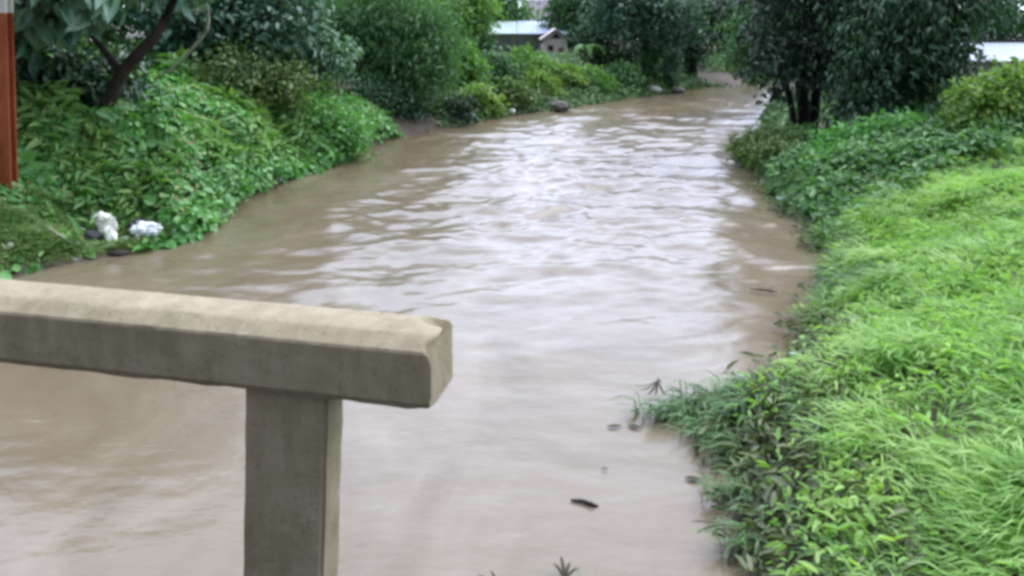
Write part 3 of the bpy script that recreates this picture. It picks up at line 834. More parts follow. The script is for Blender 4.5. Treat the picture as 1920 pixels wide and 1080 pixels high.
plant('teal_bush', 'dark teal bush between the banana like plant and the ivy clad trunk', 'bush', (5.52, 48.25, gz(5.52, 48.25)),
      [([(5.52, 48.25, .6), (5.52, 48.25, 2)], [.07, .04])], [(5.2, 48.25, 2.3, 1.2, .9, 1.2), (6.37, 48.47, 1.7, .8, .8, .9), (4.46, 48.68, 3.0, .9, .8, .9)], 3600, .2, .11, 'dark', 'bark', crown='foliage', stem='stem', fill=.3)
plant('grey_green_shrub', 'narrow pale grey green shrub just right of the ivy clad trunk', 'shrub', (8.74, 46.87, gz(8.74, 46.87)),
      [([(8.74, 46.87, .2), (8.74, 46.87, 1.6)], [.04, .02])], [(8.73, 46.77, 1.15, .5, .45, .9), (8.84, 46.77, 1.8, .35, .35, .45)], 1700, .15, .09, 'broad', 'greybark', per=12, spread=.14, crown='foliage', stem='stem')
plant('gloomy_tree', 'gloomy dark tree at the far bend left of the pale bank', 'tree', (10.65, 50.05, gz(10.65, 50.05) - .1),
      [([(10.65, 50.05, .3), (10.54, 50.15, 2.5), (10.86, 50.74, 5)], [.32, .12])],
      [(10.43, 50.05, 2.5, 1.2, 1.0, 1.4), (10.97, 50.74, 4.6, 1.9, 1.7, 1.3), (10.01, 50.35, 1.3, .7, .6, .8)], 6000, .2, .11, 'dark', 'blackbark', per=16, spread=.3, fill=.3)

# --- right bank trees
plant('overhanging_tree', 'mid green tree whose low crown overhangs the far water', 'tree', (13.1, 37.13, gz(13.1, 37.13) - .1),
      [([(13.1, 37.13, .6), (12.47, 36.92, 2.6), (11.63, 36.61, 4.6)], [.22, .08])],
      [(10.06, 35.89, 2.6, 1.2, 1.1, 1.0), (10.8, 36.4, 4.4, 1.7, 1.4, 1.5), (12.89, 37.13, 4.6, 1.9, 1.7, 1.5), (11.2, 35.89, 2.3, 1.1, .9, .8)], 9000, .17, .09, 'mid', 'bark', per=18, spread=.26, fill=.35)
b = (9.02, 26.04, gz(9.02, 26.04) - .1)
plant('black_green_tree', 'nearly black tree with dark clustered trunks at the right water edge', 'tree', b,
      [([b, (8.97, 26.04, 1.6), (8.56, 26.04, 4)], [.24, .16]), ([(9.33, 26.14, .5), (9.38, 26.14, 1.8), (9.58, 26.23, 4.4)], [.2, .12]), ([(8.66, 25.94, .4), (8.61, 25.94, 1.4), (8.15, 26.04, 3)], [.13, .08])],
      [(8.05, 25.94, 3.1, .9, 1.0, 1.2), (9.38, 26.04, 3.4, 1.2, 1.1, 1.4), (8.87, 26.43, 5.2, 2, 1.8, 1.6), (8.68, 27.02, 7.2, 2, 2, 1.4), (8.87, 25.84, 2.35, 1.0, .8, .6)],
      9000, .2, .10, 'verydark', 'blackbark', per=20, spread=.26, fill=.2)
plant('hanging_tree', 'large dark green tree with hanging foliage and grey trunks right of the black tree', 'tree', (11.79, 24.47, gz(11.79, 24.47) - .1),
      [([(11.79, 24.47, 1.1), (11.79, 24.37, 3), (11.59, 24.66, 6)], [.16, .09]), ([(12.14, 24.27, 1.1), (12.09, 24.17, 2.6), (12.5, 24.07, 4.6)], [.11, .06]), ([(11.53, 24.07, 1.1), (11.38, 24.07, 2.2), (10.87, 24.07, 4)], [.09, .05])],
      [(10.26, 24.27, 1.9, .95, .9, 1.5), (11.07, 24.07, 3.1, 1.1, 1.0, 1.3), (11.88, 23.97, 3.2, .8, .9, 1.1), (11.18, 24.56, 4.8, 2.2, 1.9, 1.7), (12.5, 24.07, 4.7, .9, .9, .7), (9.75, 23.68, 3.3, .8, .8, 1.2), (11.19, 25.05, 7, 2.3, 2.1, 1.6), (9.8, 23.4, 1.35, .75, .6, .8), (10.8, 23.1, 1.5, .8, .6, .75)],
      20000, .21, .085, 'dark', 'greybark', per=22, spread=.26, droop=1.0, fill=.25)
plant('yellow_green_bush', 'yellow green bush below the pale metal roof', 'bush', (11.6, 20.6, gz(11.6, 20.6)),
      [([(11.6, 20.6, 1.2), (11.6, 20.6, 2.2)], [.04, .02])], [(11.5, 20.6, 2.2, .7, .6, .65), (12.3, 20.8, 2.4, .8, .7, .7), (11.2, 20.3, 1.75, .5, .5, .4), (12.2, 20.3, 1.7, .9, .6, .5)], 5600, .14, .09, 'yellow', 'greybark', per=16, spread=.18, crown='foliage', stem='stem')
plant('green_bush', 'green bush at the right edge beside the yellow green bush', 'bush', (13.7, 21.4, gz(13.7, 21.4)),
      [([(13.7, 21.4, 1.2), (13.7, 21.4, 2.2)], [.04, .02])], [(13.5, 21.3, 2.3, .8, .8, .75), (14.5, 21.5, 2.3, .9, .8, .8)], 3200, .15, .09, 'bright', 'greybark', per=16, spread=.18, crown='foliage', stem='stem')
plant('leafy_weed_clump', 'dark leafy clump at the top of the grass under the hanging tree', 'bush', (11.73, 21.53, gz(11.73, 21.53)),
      [([(11.73, 21.53, 1.2), (11.73, 21.53, 1.7)], [.03, .02])], [(11.53, 21.72, 1.65, .8, .5, .35), (12.95, 21.92, 1.7, .9, .5, .4)], 2600, .14, .08, 'mid', 'greybark', per=16, spread=.16, crown='foliage', stem='stem')
plant('trailing_bush', 'olive green bush trailing into the water below the black tree', 'bush', (7.36, 23.68, gz(7.41, 23.68)),
      [([(7.41, 23.68, .2), (7.41, 23.58, .9)], [.03, .02])], [(7.21, 23.48, .75, .6, .7, .6), (7.09, 22.31, .6, .55, .8, .45), (7.8, 23.7, .7, .5, .6, .4), (6.86, 24.27, .45, .4, .5, .35)], 5200, .17, .05, 'olive', 'greybark', per=20, spread=.17, droop=.9, fill=.4, crown='foliage', stem='stem')
plant('spreading_bush', 'fresh green spreading bush between the trailing bush and the grass', 'bush', (8.99, 20.75, gz(8.99, 20.75)),
      [([(8.99, 20.75, .8), (8.99, 20.75, 1.3)], [.03, .02])], [(8.59, 21.04, 1.1, .9, .8, .4), (9.71, 21.33, 1.3, 1.0, .8, .45), (7.77, 20.16, .75, .6, .8, .35)], 5600, .13, .085, 'creeper', 'greybark', per=18, spread=.16, fill=.5, crown='foliage', stem='stem')

# --- far trees closing the view
FAR = [('dark tall tree behind the pink house', 4.58, 61.69, 1.9, 4.9, 'mid'), ('far tree above the blue roofed shed', -1.28, 65.67, 2.3, 5.2, 'feather'),
       ('far tree behind the mauve house', 5.87, 77.61, 3., 5.6, 'teal'), ('dark tree behind the ivy clad tree', 9.59, 56.71, 2.3, 5.2, 'dark'), ('far tree straight above the bend', 15.13, 59.7, 2.5, 5.4, 'dark'),
       ('dark tree behind the overhanging crown', 17.48, 47.08, 2.6, 9, 'dark'), ('tree behind the black tree across the bank', 16.08, 36.09, 2.4, 9, 'dark'),
       ('green tree left of the pale metal roof', 18.94, 43.38, 2.2, 7.5, 'mid'), ('grey green tree behind the pale metal roof', 26.08, 49.75, 3.0, 8.5, 'teal'),
       ('tree at the far right edge behind the pale metal roof', 31.0, 50.74, 3.4, 8.5, 'mid'),
       ('tall tree behind the bamboo', -8.77, 39.2, 2.3, 5.6, 'teal'), ('tree behind the light green tree top', -6.92, 55.72, 2.6, 5.4, 'mid'), ('tall tree behind the leaning broad leaved tree', -13.46, 26.04, 2.4, 6.5, 'dark'),
       ('dark tree left of the bamboo behind the blue green tree', -11.11, 31.99, 2.3, 5.8, 'dark')]
for lab, x, y, r, h, mt in FAR:
    z = gz(x, y)
    el = [(x, y, z + h * .72, r, r, h * .24), (x - r * .55, y, z + h * .45, r * .75, r * .7, h * .22), (x + r * .55, y + .2, z + h * .42, r * .75, r * .7, h * .22), (x, y - r * .3, z + h * .25, r * .8, r * .6, h * .18)]
    plant('background_tree', lab, 'tree', (x, y, z), [([(x, y, z - .1), (x + .1, y, z + h * .4), (x, y, z + h * .8)], [.2, .07])],
          el, 5200, .3, .17, mt, 'bark', per=16, spread=.38, fill=.3, group='trees closing the view')

# ------------------------------------------------------------------ houses
def corrugated(x0, x1, y0, z0, y1, z1, pitch=.2, amp=.02, th=.03):
    m = MB(); n = int((x1 - x0) / pitch * 4)
    v = []; f = []
    for i in range(n + 1):
        x = x0 + (x1 - x0) * i / n; d = amp * math.sin(2 * PI * x / pitch)
        v += [(x, y0, z0 + d), (x, y1, z1 + d), (x, y0, z0 + d - th), (x, y1, z1 + d - th)]
        if i:
            b = i * 4
            f += [(b - 4, b, b + 1, b - 3), (b - 2, b - 1, b + 3, b + 2), (b - 4, b - 2, b + 2, b), (b - 3, b + 1, b + 3, b - 1)]
    f += [(0, 1, 3, 2), (n * 4, n * 4 + 2, n * 4 + 3, n * 4 + 1)]
    m.add(v, f); return m


z = gz(0.53, 60.7)
o = thing('shed', (0.53, 59.7, z), 'low shed with pale blue and green metal roof on the left bank', 'shed')
z -= .38
m = MB(); m.box(-2.3, 1.5, 1.2, 3.4, -.7, 2.4 - z); m.build('wall', M['metalgreen'], o)
corrugated(-3.0, -.2, 0, 2.42 - z, 3.8, 3.2 - z, .25, .025).build('roof_sheet', M['metalgreen'], o)['label'] = 'pale greenish roof sheet'
corrugated(-.16, 3.3, -.05, 2.42 - z, 3.8, 3.22 - z, .25, .025).build('roof_sheet', M['metalblue'], o)['label'] = 'pale blue roof sheet'
for x in (-2.2, -.2, 1.4):
    m = MB(); m.box(x - .06, x + .06, .1, .22, -.7, 2.36 - z); m.build('roof_post', M['brownstem'], o)
z = gz(2.88, 57.71)
o = thing('small_house', (2.88, 57.71, z), 'small pale pink plaster house with a dark gable opening', 'house')
z -= .3
m = MB(); m.box(-.75, .85, 0, 3.0, -.7, 2.15 - z)
m.add([(-.75, -.002, 2.15 - z), (.85, -.002, 2.15 - z), (.05, -.002, 2.75 - z), (-.75, .1, 2.15 - z), (.85, .1, 2.15 - z), (.05, .1, 2.75 - z)], [(0, 1, 2), (3, 5, 4), (0, 2, 5, 3), (1, 4, 5, 2), (0, 3, 4, 1)])
m.build('wall', M['plaster'], o)
rf = MB()
for sgn in (-1, 1):
    rf.add([(.05, -.3, 2.82 - z), (.05 + sgn * 1.05, -.3, 2.1 - z), (.05 + sgn * 1.05, 3.2, 2.1 - z), (.05, 3.2, 2.82 - z), (.05, -.3, 2.88 - z), (.05 + sgn * 1.05, -.3, 2.16 - z), (.05 + sgn * 1.05, 3.2, 2.16 - z), (.05, 3.2, 2.88 - z)],
           [(0, 1, 2, 3), (4, 7, 6, 5), (0, 4, 5, 1), (1, 5, 6, 2), (2, 6, 7, 3), (3, 7, 4, 0)])
rf.build('roof', M['plaster'], o)
m = MB(); m.add([(-.3, -.02, 2.22 - z), (.45, -.02, 2.22 - z), (.1, -.02, 2.56 - z), (-.3, .02, 2.22 - z), (.45, .02, 2.22 - z), (.1, .02, 2.56 - z)], [(0, 1, 2), (3, 5, 4), (0, 2, 5, 3), (1, 4, 5, 2), (0, 3, 4, 1)])
m.build('gable_opening', M['darkgap'], o)  # thin solid panel, the attic's shade is put into its colour
m = MB(); m.box(-.45, -.1, -.025, .02, 1.25 - z, 1.75 - z); w1 = m.build('window', M['darkgap'], o)
m = MB(); m.box(-.52, -.03, -.05, -.026, 1.19 - z, 1.25 - z); m.build('sill', M['palestone'], w1)
m = MB(); m.box(.25, .62, -.025, .02, -.5, 1.6 - z); m.build('door', M['brownstem'], o)
z = gz(2.35, 69.65)
o = thing('mauve_house', (2.35, 69.65, z), 'mauve grey house partly seen above the blue roofed shed', 'house')
m = MB(); m.box(-1.3, 2.1, .4, 4, -.2, 3.6 - z); m.build('wall', M['mauve'], o)
corrugated(-1.6, 2.4, 0, 3.55 - z, 2.3, 5.3 - z, .3, .03).build('roof', M['mauve'], o)
m = MB(); m.box(-.6, .1, .36, .42, 1.6 - z, 2.6 - z); w1 = m.build('window', M['darkgap'], o)
z = gz(25.2, 42.33)
o = thing('metal_shed', (25.67, 41.29, z), 'long shed with whitish metal roof at the right edge', 'shed')
m = MB(); m.box(-3.2, 6, .6, 5, -.2, 1.9 - z); m.build('wall', M['plaster'], o)
corrugated(-3.6, 6.4, 0, 2.0 - z, 4.2, 2.72 - z, .25, .03).build('roof', M['metalwhite'], o)
m = MB(); m.box(-3.6, 6.4, 4.15, 4.4, 2.68 - z, 2.86 - z); m.build('ridge_cap', M['darkgap'], o)

# ------------------------------------------------------------------ rusty post
z = gz(-9.44, 15.86)
o = thing('steel_post', (-9.66, 15.86, z), 'rusty red steel post with a whitish top band at the left edge', 'post')
o.rotation_euler = (0, math.radians(3.6), 0)
m = MB()
for a in ((-.17, .17, -.12, -.085), (-.17, .17, .085, .12), (-.015, .015, -.085, .085)):
    m.box(a[0], a[1], a[2], a[3], -.4, 4.44 - z)
m.build('beam', M['rust'], o)
m = MB()
for a in ((-.174, .174, -.124, -.083), (-.174, .174, .083, .124), (-.018, .018, -.083, .083)):
    m.box(a[0], a[1], a[2], a[3], 4.44 - z, 5.6 - z)
m.build('painted_top', M['whitepaint'], o)

# ------------------------------------------------------------------ concrete railing and bridge
ang = math.radians(-12.4)
ux, uy = math.cos(ang), math.sin(ang)       # along the rail, to the right
vx, vy = -uy, ux                            # away from the camera
R0 = np.array((-.231, 2.2, 3.397))           # lower front corner at the right end


def rail_obj(name, parent, mat):
    Wd, Hh = .215, .206
    prof = [(.014, .0), (.0, .024), (.0, .166), (.004, .174), (.052, .2), (.06, .203), (.12, .206), (.19, .205), (.199, .201), (.215, .18), (.215, .012), (.205, 0)]
    n = 150; Ln = 3.6
    V = []; F = []
    k = len(prof)
    pr = []
    # subdivide the profile
    for i in range(k):
        a = np.array(prof[i]); b = np.array(prof[(i + 1) % k]); q = max(1, int(np.linalg.norm(b - a) / .016))
        for t in range(q): pr.append(a + (b - a) * t / q)
    pr = np.array(pr); k = len(pr)
    ss = np.concatenate([-Ln * (1 - np.linspace(0, 1, n) ** .6), np.array([.004, .008])])
    ctr = np.array((Wd / 2, Hh / 2))
    for i, s_ in enumerate(ss):
        sh = 1.0
        if i == len(ss) - 2: sh = .988
        if i == len(ss) - 1: sh = .962
        p = ctr + (pr - ctr) * sh
        # worn, slightly uneven edges
        nzv = vnoise(np.full(k, s_ * 9), np.arange(k) * .35, 5) - .5
        nz2 = vnoise(np.full(k, s_ * 45), np.arange(k) * .8, 9) - .5
        d = p - ctr; d = d / np.linalg.norm(d, axis=1)[:, None]
        p = p + d * (nzv * .0016 + nz2 * .0016)[:, None]
        # ragged lower edge
        low = (p[:, 1] < .012)
        p[low, 1] += (.010 * (vnoise(np.array([s_ * 16]), np.array([3.]), 19)[0] - .4))
        x = s_ + np.zeros(k)
        if i >= n - 14:   # chips at the end
            e = np.exp(-((p[:, 0] - .02) ** 2 + (p[:, 1] - .185) ** 2) / .0009)
            x = x - e * .022
            e2 = np.exp(-((p[:, 0] - .16) ** 2 + (p[:, 1] - .2) ** 2) / .0007)
            x = x - e2 * .03; p[:, 1] = p[:, 1] - e2 * .028 * math.exp(-((s_) / .03) ** 2)
            e3 = np.exp(-((p[:, 0]) ** 2 + (p[:, 1]) ** 2) / .0009)
            x = x - e3 * .012
        for j in range(k):
            V.append((x[j], p[j, 0], p[j, 1]))
    m_ = len(ss)
    for i in range(m_ - 1):
        for j in range(k):
            F.append((i * k + j, i * k + (j + 1) % k, (i + 1) * k + (j + 1) % k, (i + 1) * k + j))
    F.append(tuple(range(k))); F.append(tuple((m_ - 1) * k + j for j in range(k))[::-1])
    mb = MB(); mb.v = V; mb.f = [f[::-1] for f in F]
    return mb.build(name, mat, parent)


o = thing('concrete_railing', tuple(R0), 'weathered concrete bridge railing with chipped end on one square post', 'railing')
o.rotation_euler = (0, math.radians(.45), ang)
r = rail_obj('rail', o, M['concrete'])
r.data.polygons.foreach_set('use_smooth', np.ones(len(r.data.polygons), bool)); r.data.set_sharp_from_angle(angle=math.radians(21))


def post_obj(s0, s1, v0, v1, z0, z1):
    import bmesh
    bm = bmesh.new()
    bmesh.ops.create_cube(bm, size=1)
    for v in bm.verts:
        v.co = ((s0 + s1) / 2 + v.co.x * (s1 - s0), (v0 + v1) / 2 + v.co.y * (v1 - v0), (z0 + z1) / 2 + v.co.z * (z1 - z0))
    bmesh.ops.bevel(bm, geom=[e for e in bm.edges if abs(e.verts[0].co.z - e.verts[1].co.z) > .1], offset=.012, segments=3, affect='EDGES')
    bmesh.ops.subdivide_edges(bm, edges=[e for e in bm.edges if abs(e.verts[0].co.z - e.verts[1].co.z) > .1], cuts=40)
    for v in bm.verts:
        c = np.array([v.co.z * 14]); q = np.array([v.co.x * 14 + v.co.y * 9])
        a = float(vnoise(c, q, 23)[0] - .5) * .003
        cx_, cy_ = (s0 + s1) / 2, (v0 + v1) / 2
        v.co.x += a * (1 if v.co.x > cx_ else -1) + .057 * v.co.z; v.co.y += a * (1 if v.co.y > cy_ else -1)
    me = bpy.data.meshes.new('post'); bm.to_mesh(me); bm.free()
    me.polygons.foreach_set('use_smooth', np.ones(len(me.polygons), bool)); me.set_sharp_from_angle(angle=math.radians(30))
    return link_mesh('post', me, M['concrete'], o)


post_obj(-.577, -.314, .03, .16, -1.5, .006)
# bridge deck under the railing, out of frame below
m = MB()
Q = [(-9, -5.5), (1.0, -5.5), (1.0, .30), (-9, .30)]
bd = bpy.data.objects.new('bridge_deck', None)
v = []
for zz in (-.95, -.56):
    for s_, t_ in [(-3.6, .24), (.9, .24), (.9, -6), (-3.6, -6)]:
        v.append((R0[0] + ux * s_ + vx * t_, R0[1] + uy * s_ + vy * t_, R0[2] + zz))
m.add(v, [(0, 1, 2, 3), (4, 7, 6, 5), (0, 4, 5, 1), (1, 5, 6, 2), (2, 6, 7, 3), (3, 7, 4, 0)])
bk = m.build('bridge_deck', M['asphalt'])
bk.location.z = -.62
tag(bk, 'concrete bridge deck under the railing', 'bridge', kind='structure')

# ------------------------------------------------------------------ litter and debris
def crumple(name, label, cat, loc, size, mat, seed, cuts=4, amp=.35, rot=0):
    import bmesh
    bm = bmesh.new(); bmesh.ops.create_icosphere(bm, subdivisions=cuts, radius=1)
    r_ = np.random.default_rng(seed)
    ks = r_.normal(size=(9, 3)) * np.linspace(1.4, 4.2, 9)[:, None]; ph = r_.random(9) * 6
    for v in bm.verts:
        p = np.array(v.co); q = sum(abs(math.sin(float(k @ p) + h)) for k, h in zip(ks, ph)) / 9
        p = p * (1 - amp + 2 * amp * (q - .3)); v.co = p * np.array(size)
    me = bpy.data.meshes.new(name); bm.to_mesh(me); bm.free()
    o = link_mesh(name, me, mat, None, loc); o.rotation_euler = (0, 0, rot)
    return tag(o, label, cat)


def wz(x, y): return float(wave(np.array([x]), np.array([y]))[0])


crumple('plastic_bag', 'round bluish white plastic bag at the foot of the left bank', 'bag', (-7.05, 15.95, gz(-7.05, 15.95) + .2), (.33, .22, .2), M['plastic'], 3, 5, .5)
b_ = crumple('plastic_bag', 'cream torn plastic bag standing upright left of the bluish white bag', 'bag', (-7.72, 15.75, gz(-7.72, 15.75) + .36), (.2, .13, .24), M['plasticw'], 7, 5, .5)
m = MB(); m.tube(curve([(.0, -.04, -.05), (.10, -.10, -.2), (.2, -.14, -.34)], 6), [.15, .10, .06], 9, .7)
m.tube(curve([(.02, 0, .1), (-.12, .02, .2), (-.24, .0, .16)], 5), [.12, .08, .03], 8, .7)
b_['label'] = 'cream torn plastic bag standing upright left of the bluish white bag'
m.build('torn_tail', M['plasticw'], b_)
crumple('refuse_sack', 'black refuse sack slumped left of the cream torn bag', 'sack', (-7.98, 15.6, gz(-7.98, 15.6) + .16), (.26, .16, .13), M['blackplastic'], 9, amp=.42)
crumple('refuse_sack', 'black refuse sack between the two pale bags', 'sack', (-7.35, 16.25, gz(-7.35, 16.25) + .24), (.24, .18, .15), M['blackplastic'], 12, amp=.42)
crumple('dark_stone', 'small dark wet stone left of the long one below the bags', 'stone', (-7.96, 15.38, .03), (.12, .12, .08), M['wetwood'], 13, 3, .2)
crumple('dark_stone', 'long dark wet stone in the shallow water below the bluish bag', 'stone', (-7.31, 15.24, .02), (.27, .12, .07), M['wetwood'], 14, 3, .2)
crumple('dark_stone', 'dark wet stone beside the pale plank end', 'stone', (-8.35, 14.76, .05), (.12, .12, .1), M['wetwood'], 15, 3, .2)
m = MB(); m.box(-.33, .33, -.035, .035, -.012, .012)
pl = m.build('plank', M['palewood'], None, (-8.31, 15.14, gz(-8.31, 15.14) + .14)); pl.rotation_euler = (0, math.radians(24), math.radians(-20)); tag(pl, 'short pale plank lying in the olive grass at lower left', 'plank')
crumple('pale_pebble', 'whitish scrap in the grass just above the railing at far left', 'scrap', (-8.74, 14.33, gz(-8.74, 14.33) + .1), (.09, .07, .06), M['plasticw'], 17, 3)
crumple('pale_pebble', 'pale scrap at the water edge right of the plank', 'scrap', (-7.9, 14.81, .03), (.1, .07, .04), M['palestone'], 18, 3)
crumple('pale_stone', 'larger pale stone on the muddy edge under the creeper', 'stone', (-6.12, 21.72, .1), (.16, .12, .1), M['palestone'], 20, 3, .2)
crumple('pale_stone', 'smaller pale stone further along the muddy edge under the creeper', 'stone', (-5.58, 23.48, .1), (.16, .1, .08), M['palestone'], 21, 3, .2)
crumple('debris_mound', 'grey mound of flood debris at the far left water edge', 'debris', (2.03, 38.01, .15), (.62, .4, .3), M['stone'], 22, 4, .3)
crumple('pale_pebble', 'white pebble at the water edge under the olive bush', 'pebble', (0.02, 35.84, .2), (.13, .12, .12), M['plastic'], 23, 3, .2)
crumple('flat_rock', 'flat pale rock at the foot of the ivy clad trunk', 'rock', (7.49, 45.07, .2), (.5, .35, .28), M['palestone'], 24, 3, .2)
crumple('flat_rock', 'dark rock at the water right of the flat pale rock', 'rock', (8.99, 46.13, .1), (.45, .35, .25), M['stone'], 25, 3, .2)
crumple('blue_bag', 'faded blue plastic bag half hidden at the right water edge', 'bag', (6.4, 19.11, .15), (.3, .25, .14), M['blueplastic'], 27)
crumple('white_cup', 'small white plastic cup against the grass at the right water edge', 'cup', (3.52, 10.06, .22), (.06, .055, .06), M['plastic'], 28, 3, .1)
crumple('pale_scrap', 'pale scrap among the dark leaves at the right water edge', 'scrap', (2.76, 9.68, .1), (.07, .06, .05), M['palestone'], 29, 3, .2)
crumple('dark_clod', 'black clod of leaves beside the pale scrap on the right bank', 'clod', (3.03, 9.77, .08), (.14, .09, .06), M['wetwood'], 30, 3, .3)

for lab, x, y, mt, sd in [('small white scrap just left of the cream torn bag', -8.1, 16.2, 'plasticw', 41), ('small greyish scrap between the cream bag and the bluish bag', -7.4, 15.75, 'palestone', 42),
                          ('small white scrap right of the bluish white bag', -6.65, 16.2, 'plastic', 43), ('tiny pale scrap below the black sack', -8.0, 15.1, 'palestone', 44),
                          ('pinkish scrap behind the leftmost black sack', -8.35, 16.0, 'plaster', 45)]:
    crumple('scrap', lab, 'scrap', (x, y, gz(x, y) + .1), (.09, .06, .06), M[mt], sd, 3, .4)


def driftwood(label, loc, rot, ln, r0, cat='driftwood', mat='wetwood'):
    m = MB(); m.tube(curve([(-ln / 2, 0, 0), (-ln * .1, ln * .04, r0 * .4), (ln * .3, -ln * .03, r0 * .2), (ln / 2, .01, -r0 * .5)], 9), [r0 * .5, r0, r0 * 1.1, r0 * .4], 8, .35)
    m.tube([(ln * .2, 0, 0), (ln * .28, -.03, r0 * 2.2)], [r0 * .6, r0 * .2], 6)
    o = m.build('driftwood', M[mat], None, loc, True); o.rotation_euler = (0, 0, rot)
    return tag(o, label, cat)


driftwood('short dark floating stick in the near water', (0.67, 7.25, wz(0.67, 7.25) + .015), -.35, .26, .02)
driftwood('pale brown stick floating near the middle of the right edge', (4.04, 13.09, .04), -.2, .42, .025, mat='brownstem')


def dead_leaf_cluster(label, loc, n, ln, rot, flat=.35, wd=.015):
    o = thing('dead_leaf_fan', loc, label, 'dead leaf')
    for k in range(n):
        a = rot + (k - (n - 1) / 2) * .52 + random.uniform(-.1, .1)
        c, s_ = math.cos(a), math.sin(a); l = ln * random.uniform(.75, 1.1)
        v = []; f = []
        for i in range(7):
            q = i / 6; hw = wd * (math.sin(PI * min(1, .12 + .86 * q)) ** .8)
            zz = flat * l * math.sin(q * 2.2) * .6
            p = np.array((c * l * q, s_ * l * q, zz)); sd = np.array((-s_, c, 0)) * hw
            v += [p - sd, p + np.array((0, 0, hw * .3)), p + sd]
            if i: b = i * 3; f += [(b - 3, b - 2, b + 1, b), (b - 2, b - 1, b + 2, b + 1)]
        m = MB(); m.add(v, f); m.build('leaflet', M['deadleaf'], o)
    m = MB(); m.tube([(0, 0, .02), (-.08 * math.cos(rot), -.08 * math.sin(rot), -.05)], [.008, .006], 6); m.build('stalk', M['deadleaf'], o)
    return o


dead_leaf_cluster('dark withered fan of pointed leaflets at the lower right water edge', (1.81, 6.69, .14), 6, .3, -1.9, .1)
dead_leaf_cluster('withered fan of leaflets arching over the water left of the rushes', (1.7, 9.35, .22), 5, .28, -2.3, -.5)
dead_leaf_cluster('dark leaf fan poking up at the bottom edge', (0.42, 6.15, .0), 4, .2, 1.4, .6)
dead_leaf_cluster('drooping leaf spray at the bottom edge left of the dark fan', (-0.1, 6, -.02), 3, .3, 2.4, .5)


def floating_leaf(label, loc, rot, ln, wd):
    v = []; f = []
    c, s_ = math.cos(rot), math.sin(rot)
    for i in range(7):
        q = i / 6; hw = wd * math.sin(PI * min(1, .06 + .9 * q))
        p = np.array((c * ln * (q - .5), s_ * ln * (q - .5), .012 + .006 * math.sin(q * 3)))
        sd = np.array((-s_, c, 0)) * hw
        v += [p - sd + np.array((0, 0, .005)), p, p + sd + np.array((0, 0, .005))]
        if i: b = i * 3; f += [(b - 3, b - 2, b + 1, b), (b - 2, b - 1, b + 2, b + 1)]
    m = MB(); m.add(v, f)
    return tag(m.build('floating_leaf', M['deadleaf'], None, loc), label, 'leaf')


floating_leaf('dark floating leaf furthest left beside the arching leaf fan', (1.12, 8.7, wz(1.12, 8.7) + .003), .15, .17, .03)
floating_leaf('dark floating leaf close to the arching leaf fan', (1.34, 8.7, wz(1.34, 8.7) + .003), -.25, .15, .035)
floating_leaf('tiny dark leaf floating above the short dark stick', (0.92, 7.83, wz(0.92, 7.83) + .003), -.2, .07, .015)
floating_leaf('dark curled leaf floating below the rushes', (1.76, 7.65, wz(1.76, 7.65) + .003), -.25, .16, .04)
# yellow sprig reaching over the water
o = thing('yellow_sprig', (4.03, 11.32, .25), 'yellowish sprig reaching over the water from the right bank', 'sprig')
m = MB(); m.tube(curve([(.35, 0, .0), (.15, 0, .15), (-.05, 0, .12)], 6), [.008, .005], 5); m.build('stem', M['feather_stem'], o)
P = np.array([(random.uniform(-.15, .3), random.uniform(-.08, .08), random.uniform(.03, .2)) for _ in range(26)])
N = nrm(np.array([0, 0, 1.]) + rng.normal(size=P.shape) * .4); T = nrm(np.cross(N, rng.normal(size=P.shape)))
link_mesh('foliage', leaf_mesh('foliage', P, T, N, np.full(26, .1), np.full(26, .045)), M['yellow'], o)

# ------------------------------------------------------------------ light, sky, camera
SKY_BACK, SKY_FRONT = .27, 2.55
SUN_EL, SUN_AZ = math.radians(54), math.radians(48)      # azimuth from +Y towards +X
world = bpy.data.worlds.new('World'); sc.world = world; world.use_nodes = True
nt = world.node_tree
for n in list(nt.nodes): nt.nodes.remove(n)
out = nt.nodes.new('ShaderNodeOutputWorld'); bg = nt.nodes.new('ShaderNodeBackground')
sky = nt.nodes.new('ShaderNodeTexSky'); sky.sky_type = 'NISHITA'; sky.sun_disc = False
sky.sun_elevation = SUN_EL; sky.sun_rotation = SUN_AZ; sky.dust_density = 3; sky.air_density = 1.2
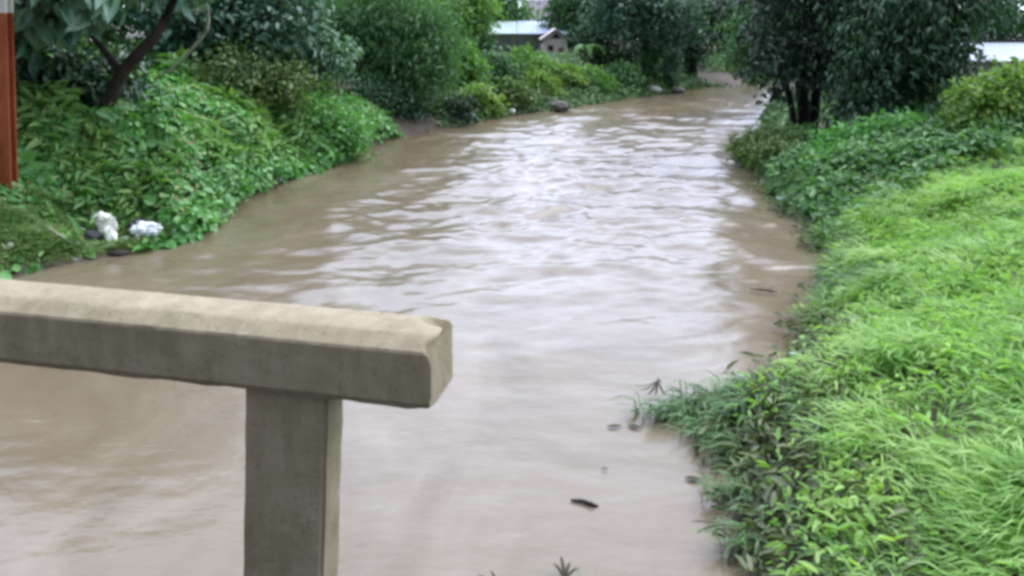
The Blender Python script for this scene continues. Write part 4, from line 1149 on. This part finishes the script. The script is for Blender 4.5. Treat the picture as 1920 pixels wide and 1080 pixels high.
# bright overcast, brightest round the veiled sun ahead, dull behind the bridge
tc = nt.nodes.new('ShaderNodeTexCoord')
cn = noise(nt, 2.4, 5, .6, tc.outputs['Generated'], .6)
cr = ramp(nt, [(.3, (.8, .8, .8)), (.65, (1, 1, 1))], cn.outputs[0])
dp = nt.nodes.new('ShaderNodeVectorMath'); dp.operation = 'DOT_PRODUCT'
nv = nt.nodes.new('ShaderNodeVectorMath'); nv.operation = 'NORMALIZE'
nt.links.new(tc.outputs['Generated'], nv.inputs[0]); nt.links.new(nv.outputs[0], dp.inputs[0])
dp.inputs[1].default_value = nrm(np.array([.14, .88, .45]))
gl = nt.nodes.new('ShaderNodeMapRange'); gl.interpolation_type = 'SMOOTHSTEP'
gl.inputs[1].default_value = -.5; gl.inputs[2].default_value = .72; gl.inputs[3].default_value = SKY_BACK; gl.inputs[4].default_value = SKY_FRONT
nt.links.new(dp.outputs['Value'], gl.inputs[0])
mu = nt.nodes.new('ShaderNodeVectorMath'); mu.operation = 'SCALE'; mu.inputs[0].default_value = (7.9, 8.7, 11.3)
nt.links.new(gl.outputs[0], mu.inputs['Scale'])
mx = nt.nodes.new('ShaderNodeMix'); mx.data_type = 'RGBA'
nt.links.new(cr.outputs[0], mx.inputs[0]); nt.links.new(sky.outputs[0], mx.inputs[6]); nt.links.new(mu.outputs[0], mx.inputs[7])
nt.links.new(mx.outputs[2], bg.inputs[0]); bg.inputs[1].default_value = .1
nt.links.new(bg.outputs[0], out.inputs[0])

sun = bpy.data.lights.new('sun', 'SUN'); sun.energy = 1.4; sun.angle = math.radians(45); sun.color = (1, .96, .88)
so = bpy.data.objects.new('sun', sun); COL.objects.link(so)
d = np.array((math.sin(SUN_AZ) * math.cos(SUN_EL), math.cos(SUN_AZ) * math.cos(SUN_EL), math.sin(SUN_EL)))
from mathutils import Vector
so.rotation_euler = Vector(d).to_track_quat('Z', 'Y').to_euler()
so.location = (0, 0, 30)

cam = bpy.data.cameras.new('camera'); co = bpy.data.objects.new('camera', cam); COL.objects.link(co)
co.location = (0, 0, 4.5); co.rotation_euler = (math.radians(90 - 9), 0, 0)
cam.sensor_width = 36; cam.lens = 36 * 1593 / 1920; cam.shift_y = -(540 - 268.6) / 1920; cam.clip_start = .05; cam.clip_end = 2000
sc.camera = co

sc.view_settings.view_transform = 'Standard'; sc.view_settings.look = 'None'
sc.view_settings.exposure = 0.72; sc.view_settings.gamma = 1
sc.render.engine = 'CYCLES'
sc.cycles.use_denoising = True
sc.cycles.max_bounces = 8; sc.cycles.transparent_max_bounces = 4
sc.cycles.filter_width = 3.6      # soft phone-video lens
